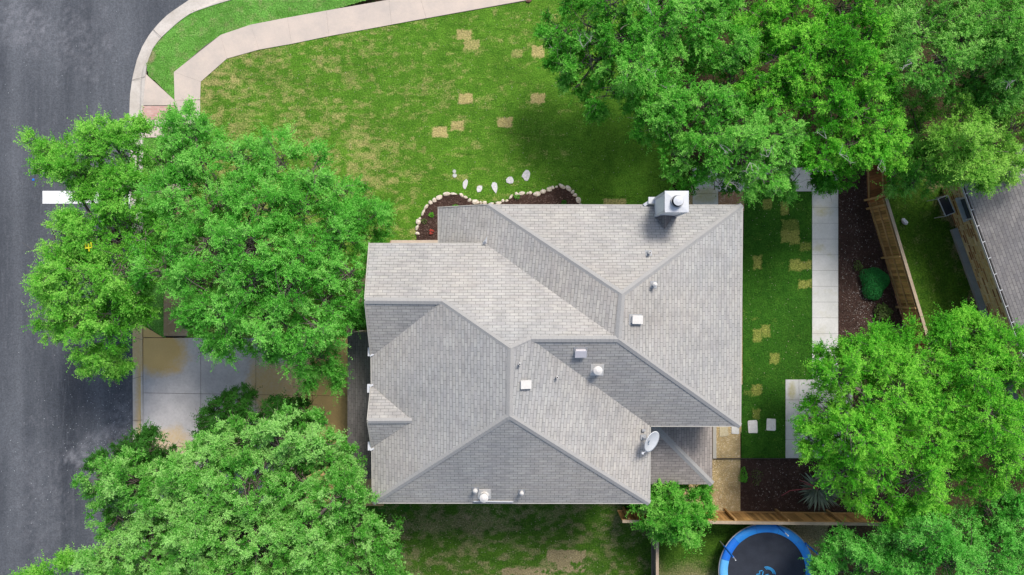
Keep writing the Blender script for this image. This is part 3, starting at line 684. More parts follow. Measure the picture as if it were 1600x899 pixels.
# drip edges and gutters along the eaves
gt = MB()
for a, b in (('A','H1'),('A','B'),('E','F'),('F','K'),('K','B'),('C1','V1'),('D1','E'),('L1','L2')):
    p, q = w3[a].copy(), w3[b].copy(); d = (q-p).normalized(); n = d.cross(Vector((0,0,1))); mid = (p+q)/2; ctr = Vector((0,-1.5,0)) if a not in 'A' or b not in 'H1' else Vector((0,-1.5,0))
    if n.dot(mid-ctr) < 0: n = -n
    if a == 'C1' : n = Vector((0,1,0))
    if (a, b) == ('F','K'): n = Vector((1,0,0))
    if (a, b) == ('K','B'): n = Vector((0,-1,0))
    o_ = n*.012+Vector((0,0,-.075)); gt.beam(p+o_, q+o_, .03, .16)
gt.build('fascia', M_trim, house)
rk = MB()
for a, b in (('C1','G1'),('G1','D1'),('L1','H1')):
    p, q = w3[a], w3[b]; off = Vector((-.02,0,-.07)) if a != 'L1' else Vector((0,.02,-.07)); rk = MB(); rk.beam(p+off, q+off, .035, .18); rk.build('rake_board', M_trim, house)
rk = MB(); rk.beam(gp[0]+Vector((-.02,0,-.04)), gp[1]+Vector((-.02,0,-.04)), .03, .12); rk.build('rake_board', M_trim, house); rk = MB(); rk.beam(gp[3]+Vector((-.02,0,-.04)), gp[1]+Vector((-.02,0,-.04)), .03, .12)
rk.build('rake_board', M_trim, house)
# little white eave returns
for (u, v, z) in ((579.5,550,ZE),(578.5,607,ZE),(579.5,697,ZE)):
    er = MB(); p = W(u, v, z); er.box(p+Vector((-.05,0,.0)), (.13,.34,.08)); er.box(p+Vector((.05, -.12 if v != 607 else .12,.05)), (.16,.07,.06), rz=.4)
    er.build('eave_return', M_white, house)
dk = MB(); p = W(758.5,378,5.72); dk.mesh([p+Vector((-.14,-.08,0)), p+Vector((.05,-.08,.03)), p+Vector((.07,.2,.08)), p+Vector((0,.02,.16))], [(0,1,2),(0,1,3),(1,2,3),(0,2,3)]); dk.build('valley_flashing', M_white, house)
# walls
wl_ = MB()
yN = w3['A'].y-.35; xE = w3['A'].x-.35; yS = w3['B'].y+.35
wl_.box(((xE+0.0)/2-.3, (yN+yS)/2, 2.66), (xE+.6, yN-yS, 5.32))                      # rear block
x0 = w3['C1'].x+.33; y1 = w3['C1'].y-.35; y0 = w3['E'].y+.35; x1 = w3['F'].x-.35
wl_.box(((x0+x1)/2, (y0+y1)/2, 2.655), (x1-x0, y1-y0, 5.31))                          # front block
wl_.box(((w3['L1'].x+.35+.0)/2, (w3['L1'].y-.35+y1-.2)/2, 2.2), (abs(w3['L1'].x+.35), w3['L1'].y-.35-(y1-.2), 4.38))
wl_.mesh([(x0,y1,5.3),(x0,w3['D1'].y+.3,5.3),(x0,w3['G1'].y,6.75)], [(0,1,2)])
wl_.prism([(x1-.1,y0+.25),(c.x-.5,y0+.25),(c.x-.5,yS+.1),(x1-.1,yS+.1)], 0, 2.5)
wl_.build('wall', M_wall, house)
# openings
def window(cx, cy, cz, w, h, nrm):
    r = math.atan2(nrm[1], nrm[0])-math.pi/2; M = Matrix.Rotation(r, 3, 'Z'); n = Vector((*nrm, 0))
    f = MB(); base = Vector((cx, cy, cz))+n*.03
    for dx, dz, sx, sz in ((-w/2,0,.08,h+.08),(w/2,0,.08,h+.08),(0,-h/2,w+.08,.08),(0,h/2,w+.08,.08),(0,0,w,.05)):
        f.box(base+M @ Vector((dx,0,dz)), (sx,.07 if sx != w else .05,sz), rz=r)
    fo = f.build('window', M_white, house)
    p = MB(); p.box(Vector((cx, cy, cz))+n*.015, (w-.08,.02,h-.08), rz=r); p.build('pane', M_glass, fo)
for cy in (-3.9,-.6,1.8): window(xE, cy, 4.2, 1.2, 1.3, (1,0))
for cx in (1.5,7.6): window(cx, yN, 4.2, 1.1, 1.3, (0,1))
for cx in (-3.4,1.2): window(cx, y0, 4.2, 1.1, 1.3, (0,-1))
for cy in (-.3,-5.2): window(x0, cy, 4.5, 1.0, 1.0, (-1,0))
gd = MB(); gx = x0-.02
for k in range(5): gd.box((gx-.02, -4.9, .28+.46*k), (.05, 4.9, .44))
gd.build('garage_door', M_gdoor, house)
for yy in (-2.1,-8.1):
    ps = MB(); ps.box((W_low[0].x+.35, yy, 1.25), (.3,.3,2.5)); ps.build('porch_post', M_wall, house)
sb_ = MB(); sb_.box((W(1116,690).x, (W(1,640).y+W(1,716).y)/2, .04), (.16, 2.28, .10)); sb_.build('patio_slab_edge', M_trim, house)

# chimney
zc = 8.0; cxy = [W(1038.5,298.5,zc), W(1076,298.5,zc), W(1076,332,zc), W(1038.5,332,zc)]
chx0, chx1 = cxy[0].x+.05, cxy[1].x-.05; chy1, chy0 = cxy[0].y-.05, cxy[2].y+.05
ch = MB(); ch.box(((chx0+chx1)/2, (chy0+chy1)/2, zc/2-.03), (chx1-chx0, chy1-chy0, zc-.06)); 
chim = ch.build('chimney', plain('white_siding', (.78,.785,.79), .6, var=.2), house)
tr = MB()
for x in (chx0, chx1):
    for yq in (chy0, chy1): tr.box((x, yq, 6.9), (.09,.09,2.1))
for zq in (7.86,): tr.box(((chx0+chx1)/2, (chy0+chy1)/2, zq), (chx1-chx0+.09, chy1-chy0+.09, .13))
tr.build('chimney_trim', M_white, chim)
cp = MB(); cx_, cy_ = (chx0+chx1)/2, (chy0+chy1)/2
cp.box((cx_, cy_, zc), (cxy[1].x-cxy[0].x, cxy[0].y-cxy[2].y, .05)); cp.mesh([(cxy[0].x+.02,cxy[0].y-.02,zc+.026),(cxy[1].x-.02,cxy[1].y-.02,zc+.026),(cxy[2].x-.02,cxy[2].y+.02,zc+.026),(cxy[3].x+.02,cxy[3].y+.02,zc+.026),(cx_,cy_,zc+.07)], [(1,0,4),(2,1,4),(3,2,4),(0,3,4)])
cp.build('chimney_cap', M_white, chim, bevel=0)
fl = MB(); fl.tube([(cx_,cy_,zc+.03),(cx_,cy_,zc+.12)], .235, 28); fl.tube([(cx_,cy_,zc+.1),(cx_,cy_,zc+.30)], .13, 20); fl.build('flue_pipe', M_lead, chim)
fl = MB(); fl.tube([(cx_,cy_,zc+.28),(cx_,cy_,zc+.33),(cx_,cy_,zc+.36)], [.18,.18,.05], 28); fl.build('rain_cap', M_white, chim)
fd = MB(); fd.tube([(cx_,cy_,zc+.1),(cx_,cy_,zc+.14)], .20, 24); fd.build('flue_collar', M_dark, chim)
# cricket behind the chimney
ck = [Vector((chx0-.02, chy0+.02, 5.97)), Vector((chx1-.1, chy0+.02, 5.97)), Vector(((chx0+chx1)/2-.12, chy0+.02, 6.32)), Vector(((chx0+chx1)/2-.12, chy0-.55, 6.34))]
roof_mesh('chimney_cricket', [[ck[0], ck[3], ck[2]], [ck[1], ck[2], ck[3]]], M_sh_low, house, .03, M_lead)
gk = MB(); a = W(1006,321,5.62); gk.beam(a, Vector((chx0-.02, a.y+.25, 5.7)), .12, .10); gk.box(Vector((chx0-.12, a.y+.18, 5.74)), (.28,.26,.12)); gk.build('gutter_kickout', M_white, house); gk = MB(); gk.box(Vector((chx1+.04, chy1-.05, 7.4)), (.08,.1,.7)); gk.build('cleat', M_white, chim)

# point on the main roof above a photo pixel
from mathutils.geometry import intersect_ray_tri
def on_roof(u, v):
    o = Vector((0,0,H)); d = (W(u, v, 0)-o).normalized(); best = None
    for f in main_faces:
        for i in range(1, len(f)-1):
            h = intersect_ray_tri(f[0], f[i], f[i+1], d, o, True)
            if h and (best is None or h.z > best[0].z):
                n = (f[i]-f[0]).cross(f[i+1]-f[0]); n = n if n.z > 0 else -n; best = (h, n.normalized())
    return best
def frame(n):
    x = Vector((-n.y, n.x, 0)).normalized() if abs(n.z) < .999 else Vector((1,0,0)); y = n.cross(x)
    return Matrix((x, y, n)).transposed()
def box_vent(u, v, w, h, mat):
    p, n = on_roof(u, v); M = frame(n); f = MB()
    f.box(p+n*.012, (w+.14, h+.16, .015), M=M); fo = f.build('vent_flashing', M_lead, house)
    b = MB()
    q = [M @ Vector((sx*w/2, sy*h/2, 0))+p for sx, sy in ((-1,-1),(1,-1),(1,1),(-1,1))]
    Z = Vector((0,0,1)); hz = n*.15; b.mesh([a+n*.02 for a in q]+[a*1.0+hz for a in q], [(0,3,2,1),(4,5,6,7),(0,1,5,4),(1,2,6,5),(2,3,7,6),(3,0,4,7)])
    b.box(p+n*.165, (w+.06, h+.06, .025), M=M); return b.build('roof_vent', mat, house, bevel=.006)
box_vent(992.5,499.5,.26,.40,M_cream); box_vent(819,600.5,.26,.37,M_cream); box_vent(907,549.5,.37,.26,plain('pinkish_vent',(.58,.55,.56),.5))
def pipe(u, v, r, h, cap=False, big=False):
    p, n = on_roof(u, v); M = frame(n); f = MB(); f.box(p+n*.01, (r*5, r*5.5, .012), M=M); f.tube([p, p+Vector((0,0,.09))], [r*2.0, r*1.15], 16); f.build('pipe_flashing', M_cream if big else M_lead, house)
    b = MB(); b.tube([p, p+Vector((0,0,h))], r, 16)
    if cap: b.tube([p+Vector((0,0,h)), p+Vector((0,0,h+.03)), p+Vector((0,0,h+.09))], [r*1.7, r*1.7, r*.5], 20)
    b.build('vent_pipe', M_cream, house)
    if not cap:
        d = MB(); d.tube([p+Vector((0,0,h+.001)), p+Vector((0,0,h+.006))], r*.6, 12); d.build('pipe_opening', M_dark, house)
pipe(1013.5,396,.05,.32); pipe(1021,445,.055,.30,True); pipe(812,568,.045,.35); pipe(870,588.5,.045,.35); pipe(933,578,.10,.30,True,True)
pipe(743,765,.055,.25,True); pipe(757,772,.10,.62,True,True); pipe(815,768,.05,.3,True)
p = on_roof(740,783)[0]; q = on_roof(802,783.6)[0]; dv = MB(); dv.beam(p+Vector((0,0,.05)), q+Vector((0,0,.05)), .03, .07); dv.build('rain_diverter', M_white, house)

# satellite dish
dp, dn = on_roof(1004,683)
dish = empty('satellite_dish', tuple(dp), label='white satellite dish on a bracket at the roof corner above the patio roof', cat='satellite dish')
b = MB(); b.box(dp+dn*.03, (.2,.26,.05), M=frame(dn)); b.build('mount_foot', M_lead, dish, bevel=.008); b = MB(); b.box(dp+Vector((.03,.28,.08)), (.14,.1,.1)); b.build('cable_box', M_lead, dish, bevel=.008)
ctr = W(1019,690.5,6.45); b = MB(); b.tube([dp+Vector((0,0,.05)), dp+Vector((.08,0,.35)), ctr+Vector((-.14,.05,-.02))], .035, 10); b.build('mast', M_white, dish)
dirn = Vector((.62,-.30,.72)).normalized(); a1 = Vector((.38,.92,0)); a1 = (a1-dirn*a1.dot(dirn)).normalized(); a2 = dirn.cross(a1)
dm = MB(); rings = 8; ns = 36; VV = [ctr-dirn*.06]; 
for r in range(1, rings+1):
    q = r/rings
    for k in range(ns):
        t = 2*math.pi*k/ns; VV.append(ctr+a1*(.44*q*math.cos(t))+a2*(.39*q*math.sin(t))+dirn*(-.06+.06*q*q))
FF = [(0, 1+k, 1+(k+1)%ns) for k in range(ns)]
for r in range(rings-1):
    for k in range(ns): FF.append((1+r*ns+k, 1+(r+1)*ns+k, 1+(r+1)*ns+(k+1)%ns, 1+r*ns+(k+1)%ns))
n0 = len(VV); VV += [p_-dirn*.025 for p_ in VV]; FF += [tuple(n0+i for i in reversed(f)) for f in FF]
for k in range(ns): FF.append((1+(rings-1)*ns+k, n0+1+(rings-1)*ns+k, n0+1+(rings-1)*ns+(k+1)%ns, 1+(rings-1)*ns+(k+1)%ns))
dm.mesh(VV, FF); dm.build('reflector', M_white, dish, smooth=True)
lg = MB()   # small dark printed mark on the reflector
lg.box(ctr+a1*(-.03)+a2*(.20)+dirn*.0, (.11,.05,.008), M=Matrix((a1,a2,dirn)).transposed()); lg.box(ctr+a1*(-.13)+a2*(.12)+dirn*(-.02), (.05,.045,.008), M=Matrix((a1,a2,dirn)).transposed())
lg.build('printed_mark', plain('dish_print', (.15,.2,.26), .5), dish)
ar = MB(); lnb = W(1004,708,6.5); ar.tube([ctr-a1*.40-dirn*.02, lnb], .015, 8); ar.build('feed_arm', M_white, dish)
ar = MB(); ar.tube([lnb+Vector((0,0,-.04)), lnb+Vector((0,0,.07))], .045, 12); ar.build('receiver', M_white, dish)

# ------------------------------------------------------------------ neighbour's house
nh = empty('neighbour_house', (22,1,0), label="neighbour's house with brown stone wall and grey shingle roof at the right edge", cat='house')
ed_ = (W(1592,527,2.75)-W(1511,301,2.75)).normalized(); e0 = W(1511,301,2.75)-ed_*1.2; e1 = W(1592,527,2.75)+ed_*5.5
nrm = Vector((-ed_.y, ed_.x, 0)); nrm = nrm if nrm.x > 0 else -nrm
r0 = e0+nrm*4.6+Vector((0,0,2.1))+ed_*3.0; r1 = e1+nrm*4.6+Vector((0,0,2.1))-ed_*3.0; f0 = e0+nrm*9.2; f1 = e1+nrm*9.2
roof_mesh('roof', [[e0,e1,r1,r0],[e0,r0,f0],[f0,r0,r1,f1],[e1,f1,r1]], M_sh2, nh)
caps(nh, [(e0,r0),(e1,r1),(r0,r1),(f0,r0),(f1,r1)])
b0 = W(1483,337)-ed_*1.35; b1 = W(1483,337); b1 = b1+ed_*((e1-b1).dot(ed_)-.4)
def uvwall(name, a, b_, z0, z1, mat, parent):
    me = bpy.data.meshes.new(name); L = (b_-a).length; bk = nrm*.25
    v = [a+Vector((0,0,z0)), b_+Vector((0,0,z0)), b_+Vector((0,0,z1)), a+Vector((0,0,z1))]; v += [p+bk for p in v]
    me.from_pydata([tuple(p) for p in v], [], [(0,1,2,3),(7,6,5,4),(0,4,5,1),(1,5,6,2),(2,6,7,3),(3,7,4,0)])
    uvl = me.uv_layers.new(name='UVMap'); cs_ = {0:(0,z0),1:(L,z0),2:(L,z1),3:(0,z1),4:(.25,z0),5:(L+.25,z0),6:(L+.25,z1),7:(.25,z1)}
    for l in me.loops: uvl.data[l.index].uv = cs_[l.vertex_index]
    return link(name, me, mat, parent)
off = nrm*.10
uvwall('stone_wall', b0+off, b1+off, .0, 2.62, M_ledge, nh)
bd = MB(); 
q = [b0+off+nrm*.25, b1+off+nrm*.25, b1+nrm*8.3, b0+nrm*8.3]; bd.prism([(p.x, p.y) for p in q], 0, 2.6); bd.build('rear_wall', M_wall, nh)
ft = MB(); ft.prism([(p.x, p.y) for p in (b0-nrm*.20+ed_*2.0, b1-nrm*.20, b1+nrm*.09, b0+nrm*.09+ed_*2.0)], 0, .16); ft.build('foundation_ledge', M_foot, nh)
gu = MB(); o1 = -nrm*.12; 
gu.beam(e0+o1+Vector((0,0,-.02)), e1+o1+Vector((0,0,-.02)), .018, .11); gu.beam(e0-nrm*.06+Vector((0,0,-.10)), e1-nrm*.06+Vector((0,0,-.10)), .12, .012); gutter = gu.build('gutter', M_white, nh)
gi = MB(); gi.beam(e0-nrm*.055+Vector((0,0,-.085)), e1-nrm*.055+Vector((0,0,-.085)), .105, .012); gi.build('gutter_dark_strip', plain('gutter_dark_strip', (.035,.02,.015), .95), gutter)  # dark brown strip along the gutter floor
L = (e1-e0).length; k = .5
while k < L:
    h = MB(); p = e0+ed_*k; h.beam(p-nrm*.13+Vector((0,0,.035)), p+nrm*.01+Vector((0,0,.035)), .03, .012); h.build('gutter_strap', M_white, gutter); k += .74
# wall window
wc = W(1509.5,327.5,1.75); along = ed_; wb = b0+off; t_ = (wc-wb).dot(along); wp0 = wb+along*t_; wz = 1.70
wf_ = MB(); Mx = Matrix((along, -nrm, Vector((0,0,1)))).transposed()
for dx, dz, sx, sz in ((-.5,0,.07,1.15),(.5,0,.07,1.15),(0,.55,1.07,.07)):
    wf_.box(wp0+Vector((0,0,wz+dz))+along*dx-nrm*.04, (sx,.1,sz), M=Mx)
wf_.box(wp0+Vector((0,0,wz-.58))-nrm*.09, (1.16,.22,.06), M=Mx)
wo = wf_.build('window', M_white, nh); pn = MB(); pn.box(wp0+Vector((0,0,wz))-nrm*.012, (.94,.02,1.06), M=Mx); pn.build('pane', M_glass, wo)
# dark topped side table / air conditioner screen at the wall foot
tp = [W(1465.5,311,.95), W(1480.5,305.5,.95), W(1492,332,.95), W(1477.5,338,.95)]
tb = empty('patio_table', tuple((tp[0]+tp[2])/2-Vector((0,0,.95))), label="dark topped narrow table with a white metal frame standing against the neighbour's stone wall", cat='table')
m = MB(); m.prism([(p.x,p.y) for p in tp], .92, .945); m.build('table_top', plain('dark_glass_top', (.06,.06,.07), .25, spec=.6, var=.6, sc=2), tb)
m = MB()
for i in range(4): m.beam(tp[i]+Vector((0,0,.003)), tp[(i+1)%4]+Vector((0,0,.003)), .035, .04)
m.build('frame', M_white, tb)
for p in tp:
    m = MB(); m.beam(p-Vector((0,0,.95)), p-Vector((0,0,.02)), .035, .035); m.build('leg', M_white, tb)

# ------------------------------------------------------------------ fences
def fence(label, a, b, h, face, mat, rail_side, post_gap=2.4, cap=True, seed=0, railmat=None, rails=(.3, .95, 1.65)):
    """a, b ground points; rail_side: +1/-1 side of the line that shows rails and posts"""
    a = Vector((a[0], a[1], 0)); b = Vector((b[0], b[1], 0)); d = (b-a); L = d.length; d.normalize(); n = Vector((-d.y, d.x, 0))*rail_side
    f = empty('wooden_fence', tuple(a), label=label, cat='fence'); r = random.Random(seed); m = MB(); t = 0; i = 0
    while t < L:
        w = .14; j = r.uniform(-.012,.012); hh = h+r.uniform(-.015,.015)
        m.box(a+d*(t+w/2)-n*(.012+.004*(i%2)+abs(j)*.3)+Vector((0,0,hh/2+.02)), (w-.012+r.uniform(-.006,.004), .018, hh-.02), rz=math.atan2(d.y, d.x)); t += w; i += 1
    m.build('picket_panel', mat, f)
    for z in rails:
        m = MB(); m.beam(a+n*.03+Vector((0,0,z)), b+n*.03+Vector((0,0,z)), .045, .09); m.build('rail', railmat or M_fence_rail, f)
    t = .3
    while t < L+.1:
        m = MB(); m.box(a+d*min(t, L-.05)+n*.10+Vector((0,0,h/2-.02)), (.09,.09,h-.04), rz=math.atan2(d.y,d.x)); m.build('post', railmat or M_fence_rail, f); t += post_gap
    if cap:
        m = MB(); m.beam(a+n*.01+Vector((0,0,h+.035)), b+n*.01+Vector((0,0,h+.035)), .13, .035); m.build('cap_rail', M_fence_cap, f)
        m = MB(); m.beam(a-n*.045+Vector((0,0,h-.06)), b-n*.045+Vector((0,0,h-.06)), .02, .10); m.build('trim_board', M_fence_grey, f)
    return f
fence('tall brown cedar fence running diagonally between the mulch bed and the neighbour lawn', W2(1355,316), W2(1428,560), 1.85, 0, M_fence, -1, seed=1)
fence('higher reddish fence section emerging from under the trees at the top of the diagonal fence', W2(1352,225), W2(1354.6,315), 1.95, 0, mat_fence('reddish_fence', (.40,.17,.06), (.20,.08,.03)), -1, cap=False, seed=2, rails=(.3,1.7))
fence('cedar fence crossing behind the trampoline with a light top rail', W2(964,797), W2(1350,801.5), 1.80, 0, M_fence, 1, post_gap=2.38, seed=3, rails=(.2, 1.66))
fence('low weathered grey fence running down to the bottom edge left of the trampoline', W2(1018,812), W2(1018,960), 1.5, 0, M_fence_grey, -1, seed=4, railmat=M_fence_grey, rails=(.3,1.3))

# ------------------------------------------------------------------ trampoline
tc = W(1198,893,.9); tc.z = 0
tr_ = empty('trampoline', tuple(tc), label='round black trampoline with a blue padded rim beside the cedar fence', cat='trampoline')
Ro, Ri, zt = 2.15, 1.80, .90
def mat_mat():
    m = NT('jump_mat', .7, .3); n = m.noise(m.geo(), 2.2, 4); n2 = m.noise(m.geo(), 60, 2, .8)
    m.col(m.mix(1.0, m.mix(n, (.010,.012,.018), (.032,.038,.052)), m.ramp(n2, [(.3,.7),(.7,1.3)]), 'MULTIPLY')); return m.mat
m = MB(); n = 64; VV = [tc+Vector((0,0,zt-.05))]
for r in range(1, 9):
    for k in range(n):
        t = 2*math.pi*k/n; q = r/8; VV.append(tc+Vector((Ri*1.03*q*math.cos(t), Ri*1.03*q*math.sin(t), zt-.05*(1-q*q)-.01)))
FF = [(0,1+k,1+(k+1)%n) for k in range(n)]+[(1+r*n+k,1+(r+1)*n+k,1+(r+1)*n+(k+1)%n,1+r*n+(k+1)%n) for r in range(7) for k in range(n)]
m.mesh(VV, FF); m.build('jump_mat', mat_mat(), tr_, smooth=True)
def blue(name, c, d):
    m_ = NT(name, .55, .35); nn = m_.noise(m_.geo(), 1.3, 4); g_ = m_.N('ShaderNodeNewGeometry'); m_.col(m_.mix(nn, c, d)); m_.bump(m_.noise(m_.geo(), 9, 3), .4, .02); return m_.mat
Bl = [blue('blue_pad', (.01,.15,.52), (.03,.30,.72)), blue('faded_blue_pad', (.06,.32,.66), (.16,.46,.78)), blue('deep_blue_pad', (.008,.12,.55), (.012,.18,.62))]
nseg = 12
for s in range(nseg):
    m = MB(); VV = []; K = 8
    for k in range(K+1):
        t = 2*math.pi*(s+.004+.992*k/K)/nseg+.25
        for (rr, zz) in ((Ri-.02, zt+.0),(Ri+.02, zt+.045),((Ri+Ro)/2, zt+.065),(Ro-.03, zt+.045),(Ro+.01, zt-.02),(Ro+.01, zt-.10)):
            VV.append(tc+Vector((rr*math.cos(t), rr*math.sin(t), zz)))
    FF = [(k*6+j, k*6+j+1, (k+1)*6+j+1, (k+1)*6+j) for k in range(K) for j in range(5)]
    m.mesh(VV, FF); tmid = math.degrees(2*math.pi*(s+.5)/nseg+.25) % 360
    m.build('rim_pad', Bl[1] if 165 < tmid < 215 else (Bl[2] if 135 < tmid < 152 else Bl[0]), tr_, smooth=True)
m = MB(); ring = [tc+Vector(((Ro+.03)*math.cos(2*math.pi*k/48), (Ro+.03)*math.sin(2*math.pi*k/48), zt-.06)) for k in range(49)]; m.tube(ring, .025, 8, caps=False); m.build('frame_ring', M_lead, tr_)
for k, t in enumerate((35, 80, 105, 150, 215, 260, 300, 340)):
    a = math.radians(t); p = tc+Vector(((Ro+.05)*math.cos(a), (Ro+.05)*math.sin(a), 0))
    m = MB(); m.tube([p+Vector((0,0,.02)), p+Vector((0,0,1.0))], .02, 8); m.build('leg', M_lead, tr_)
    if t in (35, 80, 150, 215, 300):
        m = MB(); m.tube([p+Vector((0,0,.75)), p+Vector((0,0,2.25))], .042, 12); m.build('pole_sleeve', Bl[2], tr_)
        m = MB(); m.tube([p+Vector((0,0,2.25)), p+Vector((0,0,2.62))], .024, 10); m.build('pole_tip', M_white, tr_)
# blue printed emblem: arcs above a slanting scrawl
em = MB(); eo = tc+Vector((.20,-.14,0)); er_ = math.radians(-32); Er = Matrix.Rotation(er_, 3, 'Z'); ze = zt-.035
def stroke(pts, w=.035):
    for i in range(len(pts)-1):
        p = eo+Er @ Vector((*pts[i],0)); q = eo+Er @ Vector((*pts[i+1],0)); p.z = q.z = ze; em.beam(p, q, w, .004)
for r in (.36,.29,.22):
    stroke([(-.12+r*.9*math.cos(t), .02+r*.62*math.sin(t)) for t in np.linspace(.35, 2.75, 12)], .03)
for i, x in enumerate(np.linspace(-.50,.62,8)):
    L_ = .22+.05*(i%3); stroke([(x+.09,-.06+.02*(i%2)),(x-.02,-.10-L_*.3),(x+.07,-.12-L_*.6),(x-.06,-.14-L_)] if i%2 == 0 else [(x-.02,-.08),(x+.04,-.16-L_*.3),(x-.05,-.16-L_)], .036)
stroke([(-.55,-.40),(.1,-.44),(.68,-.40)], .03)
em.build('printed_emblem', plain('emblem_print', (.03,.30,.62), .6), tr_)

# ------------------------------------------------------------------ trees
def unit(a): return a/np.maximum(np.linalg.norm(a, axis=-1, keepdims=True), 1e-9)
def leaves_from(pos, dirs, nrm, size, width, tone, name, mat, parent):
    """one folded leaf blade per row: a diamond bent along its rib"""
    n = len(pos); side = unit(np.cross(dirs, nrm)); nn = unit(np.cross(side, dirs))
    L = size[:,None]; w = (size*width)[:,None]
    V = np.stack([pos, pos+dirs*L*.45+side*w*.5+nn*w*.18, pos+dirs*L-nn*w*.12, pos+dirs*L*.45-side*w*.5+nn*w*.18], 1).reshape(-1,3)
    b = np.arange(n)[:,None]*4
    F = np.concatenate([b+np.array([[0,1,2]]), b+np.array([[0,2,3]])], 1).reshape(-1,3)
    c = np.array(parent.location) if parent is not None else np.zeros(3)
    me = np_mesh(name, V-c, F, 3); vattr(me, 'tone', np.repeat(tone, 4))
    o = link(name, me, mat, parent, world_coords=False); return o
KIND = dict(
    elm=dict(spray=(.24,.50), per=18, sprays=14, clump=.29, out=.9, jit=.75, size=.068, width=.60, droop=.07, dens=1.42, up=.22, gap=.40),
    oak=dict(spray=(.14,.30), per=14, sprays=18, clump=.27, out=.5, jit=.9, size=.064, width=.62, droop=.02, dens=1.8, up=.5, gap=.32),
    loose=dict(spray=(.18,.40), per=16, sprays=16, clump=.29, out=.7, jit=.8, size=.070, width=.63, droop=.05, dens=1.4, up=.3, gap=.385))
def crown_arrays(lobes, kd, r, ctr, cover=1.0):
    seedx = r.uniform(0,60)
    """lobes: (x,y,z,R,tone) -> arrays of leaves and the clump centres"""
    PO=[]; DI=[]; NO=[]; SZ=[]; TO=[]; CL=[]
    for (x, y, z, R, tb) in lobes:
        c = np.array((x, y, z)); nc = max(5, int(kd['dens']*cover*2.6*(R/kd['clump'])**2*.80))
        d = unit(r.normal(size=(nc,3))*np.array((1,1,.9))+np.array((0,0,.42)))
        rad = R*np.clip(r.beta(3.2,1.25,size=nc), .15, 1)*r.uniform(.85,1.18,size=nc)
        cc = c+d*rad[:,None]*np.array((1,1,.72))
        low = r.random(nc) < .33; cc[low,2] = z-R*r.uniform(.35,1.0,size=low.sum())
        relief = fbm(cc[:,0]*.85+seedx, cc[:,1]*.85, 3); drop_ = (~low) & (relief < kd['gap']) & (r.random(nc) < .8)
        cc[:,2] += (relief-.5)*2.4*min(R,1.0)
        cc = cc[~drop_]; d = d[~drop_]; nc = len(cc); CL.append((c, cc))
        if nc == 0: continue
        # neighbouring clumps vary: some are paler, some darker, the upper ones paler
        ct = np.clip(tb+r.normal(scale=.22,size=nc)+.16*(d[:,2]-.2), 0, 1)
        csz = r.uniform(.75, 1.25, size=nc)
        ns = kd['sprays']; per = kd['per']
        out = unit(np.stack([cc[:,0]-ctr[0], cc[:,1]-ctr[1], np.zeros(nc)], 1)*.25/max(R,.4)+d*np.array((1,1,.7)))
        sd_ = unit(out[:,None,:]*kd['out']+r.normal(size=(nc,ns,3))*kd['jit']+np.array((0,0,kd['up'])))
        ln = r.uniform(*kd['spray'], size=(nc,ns))*csz[:,None]*np.where(r.random((nc,ns)) < .14, 1.55, 1.0)
        t = (np.arange(per)+r.uniform(0,1,size=(nc,ns,per)))/per*.9+.1
        base = cc[:,None,:]+r.normal(size=(nc,ns,3))*kd['clump']*.22
        perp = unit(np.cross(sd_, r.normal(size=(nc,ns,3)))); 
        pp = base[:,:,None,:]+sd_[:,:,None,:]*(ln[...,None]*t)[...,None]+perp[:,:,None,:]*(np.sin(t*2.5)*.10*ln[...,None])[...,None]
        pp[...,2] -= kd['droop']*t**2
        pp += r.normal(size=pp.shape)*.016
        sg = np.where(np.arange(per)%2 == 0, 1, -1)[None,None,:,None]
        horiz = unit(np.cross(sd_, np.array((0,0,1.0))))[:,:,None,:]
        ld = unit(sd_[:,:,None,:]*.55+horiz*sg*.75+r.normal(size=pp.shape)*.38)
        ln_ = unit(np.array((0,0,1.0))+r.normal(size=pp.shape)*.45+.25*d[:,None,None,:])
        PO.append(pp.reshape(-1,3)); DI.append(ld.reshape(-1,3)); NO.append(ln_.reshape(-1,3))
        SZ.append((kd['size']*r.uniform(.65,1.3,size=pp.shape[:3])*(1.08-.3*t)).ravel())
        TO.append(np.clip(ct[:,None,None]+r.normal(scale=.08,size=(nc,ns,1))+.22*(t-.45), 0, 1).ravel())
    return [np.concatenate(a) for a in (PO,DI,NO,SZ,TO)], CL
def limb(m, a, b, r0, r1, r, n=6, seg=5, sag=.12):
    a = np.array(a, float); b = np.array(b, float); L = np.linalg.norm(b-a); o = r.normal(size=3)*L*.06; pts = []
    for i in range(seg+1):
        t = i/seg; p = a*(1-t)+b*t+o*math.sin(math.pi*t)+np.array((0,0,L*sag*math.sin(math.pi*t)*.5)); pts.append(p+(r.normal(size=3)*L*.012 if 0 < i < seg else 0))
    m.tube(pts, [r0*(1-i/seg)+r1*i/seg for i in range(seg+1)], n, caps=False); return pts
NLEAF = 0
nc0 = lambda a: len(a) == 0
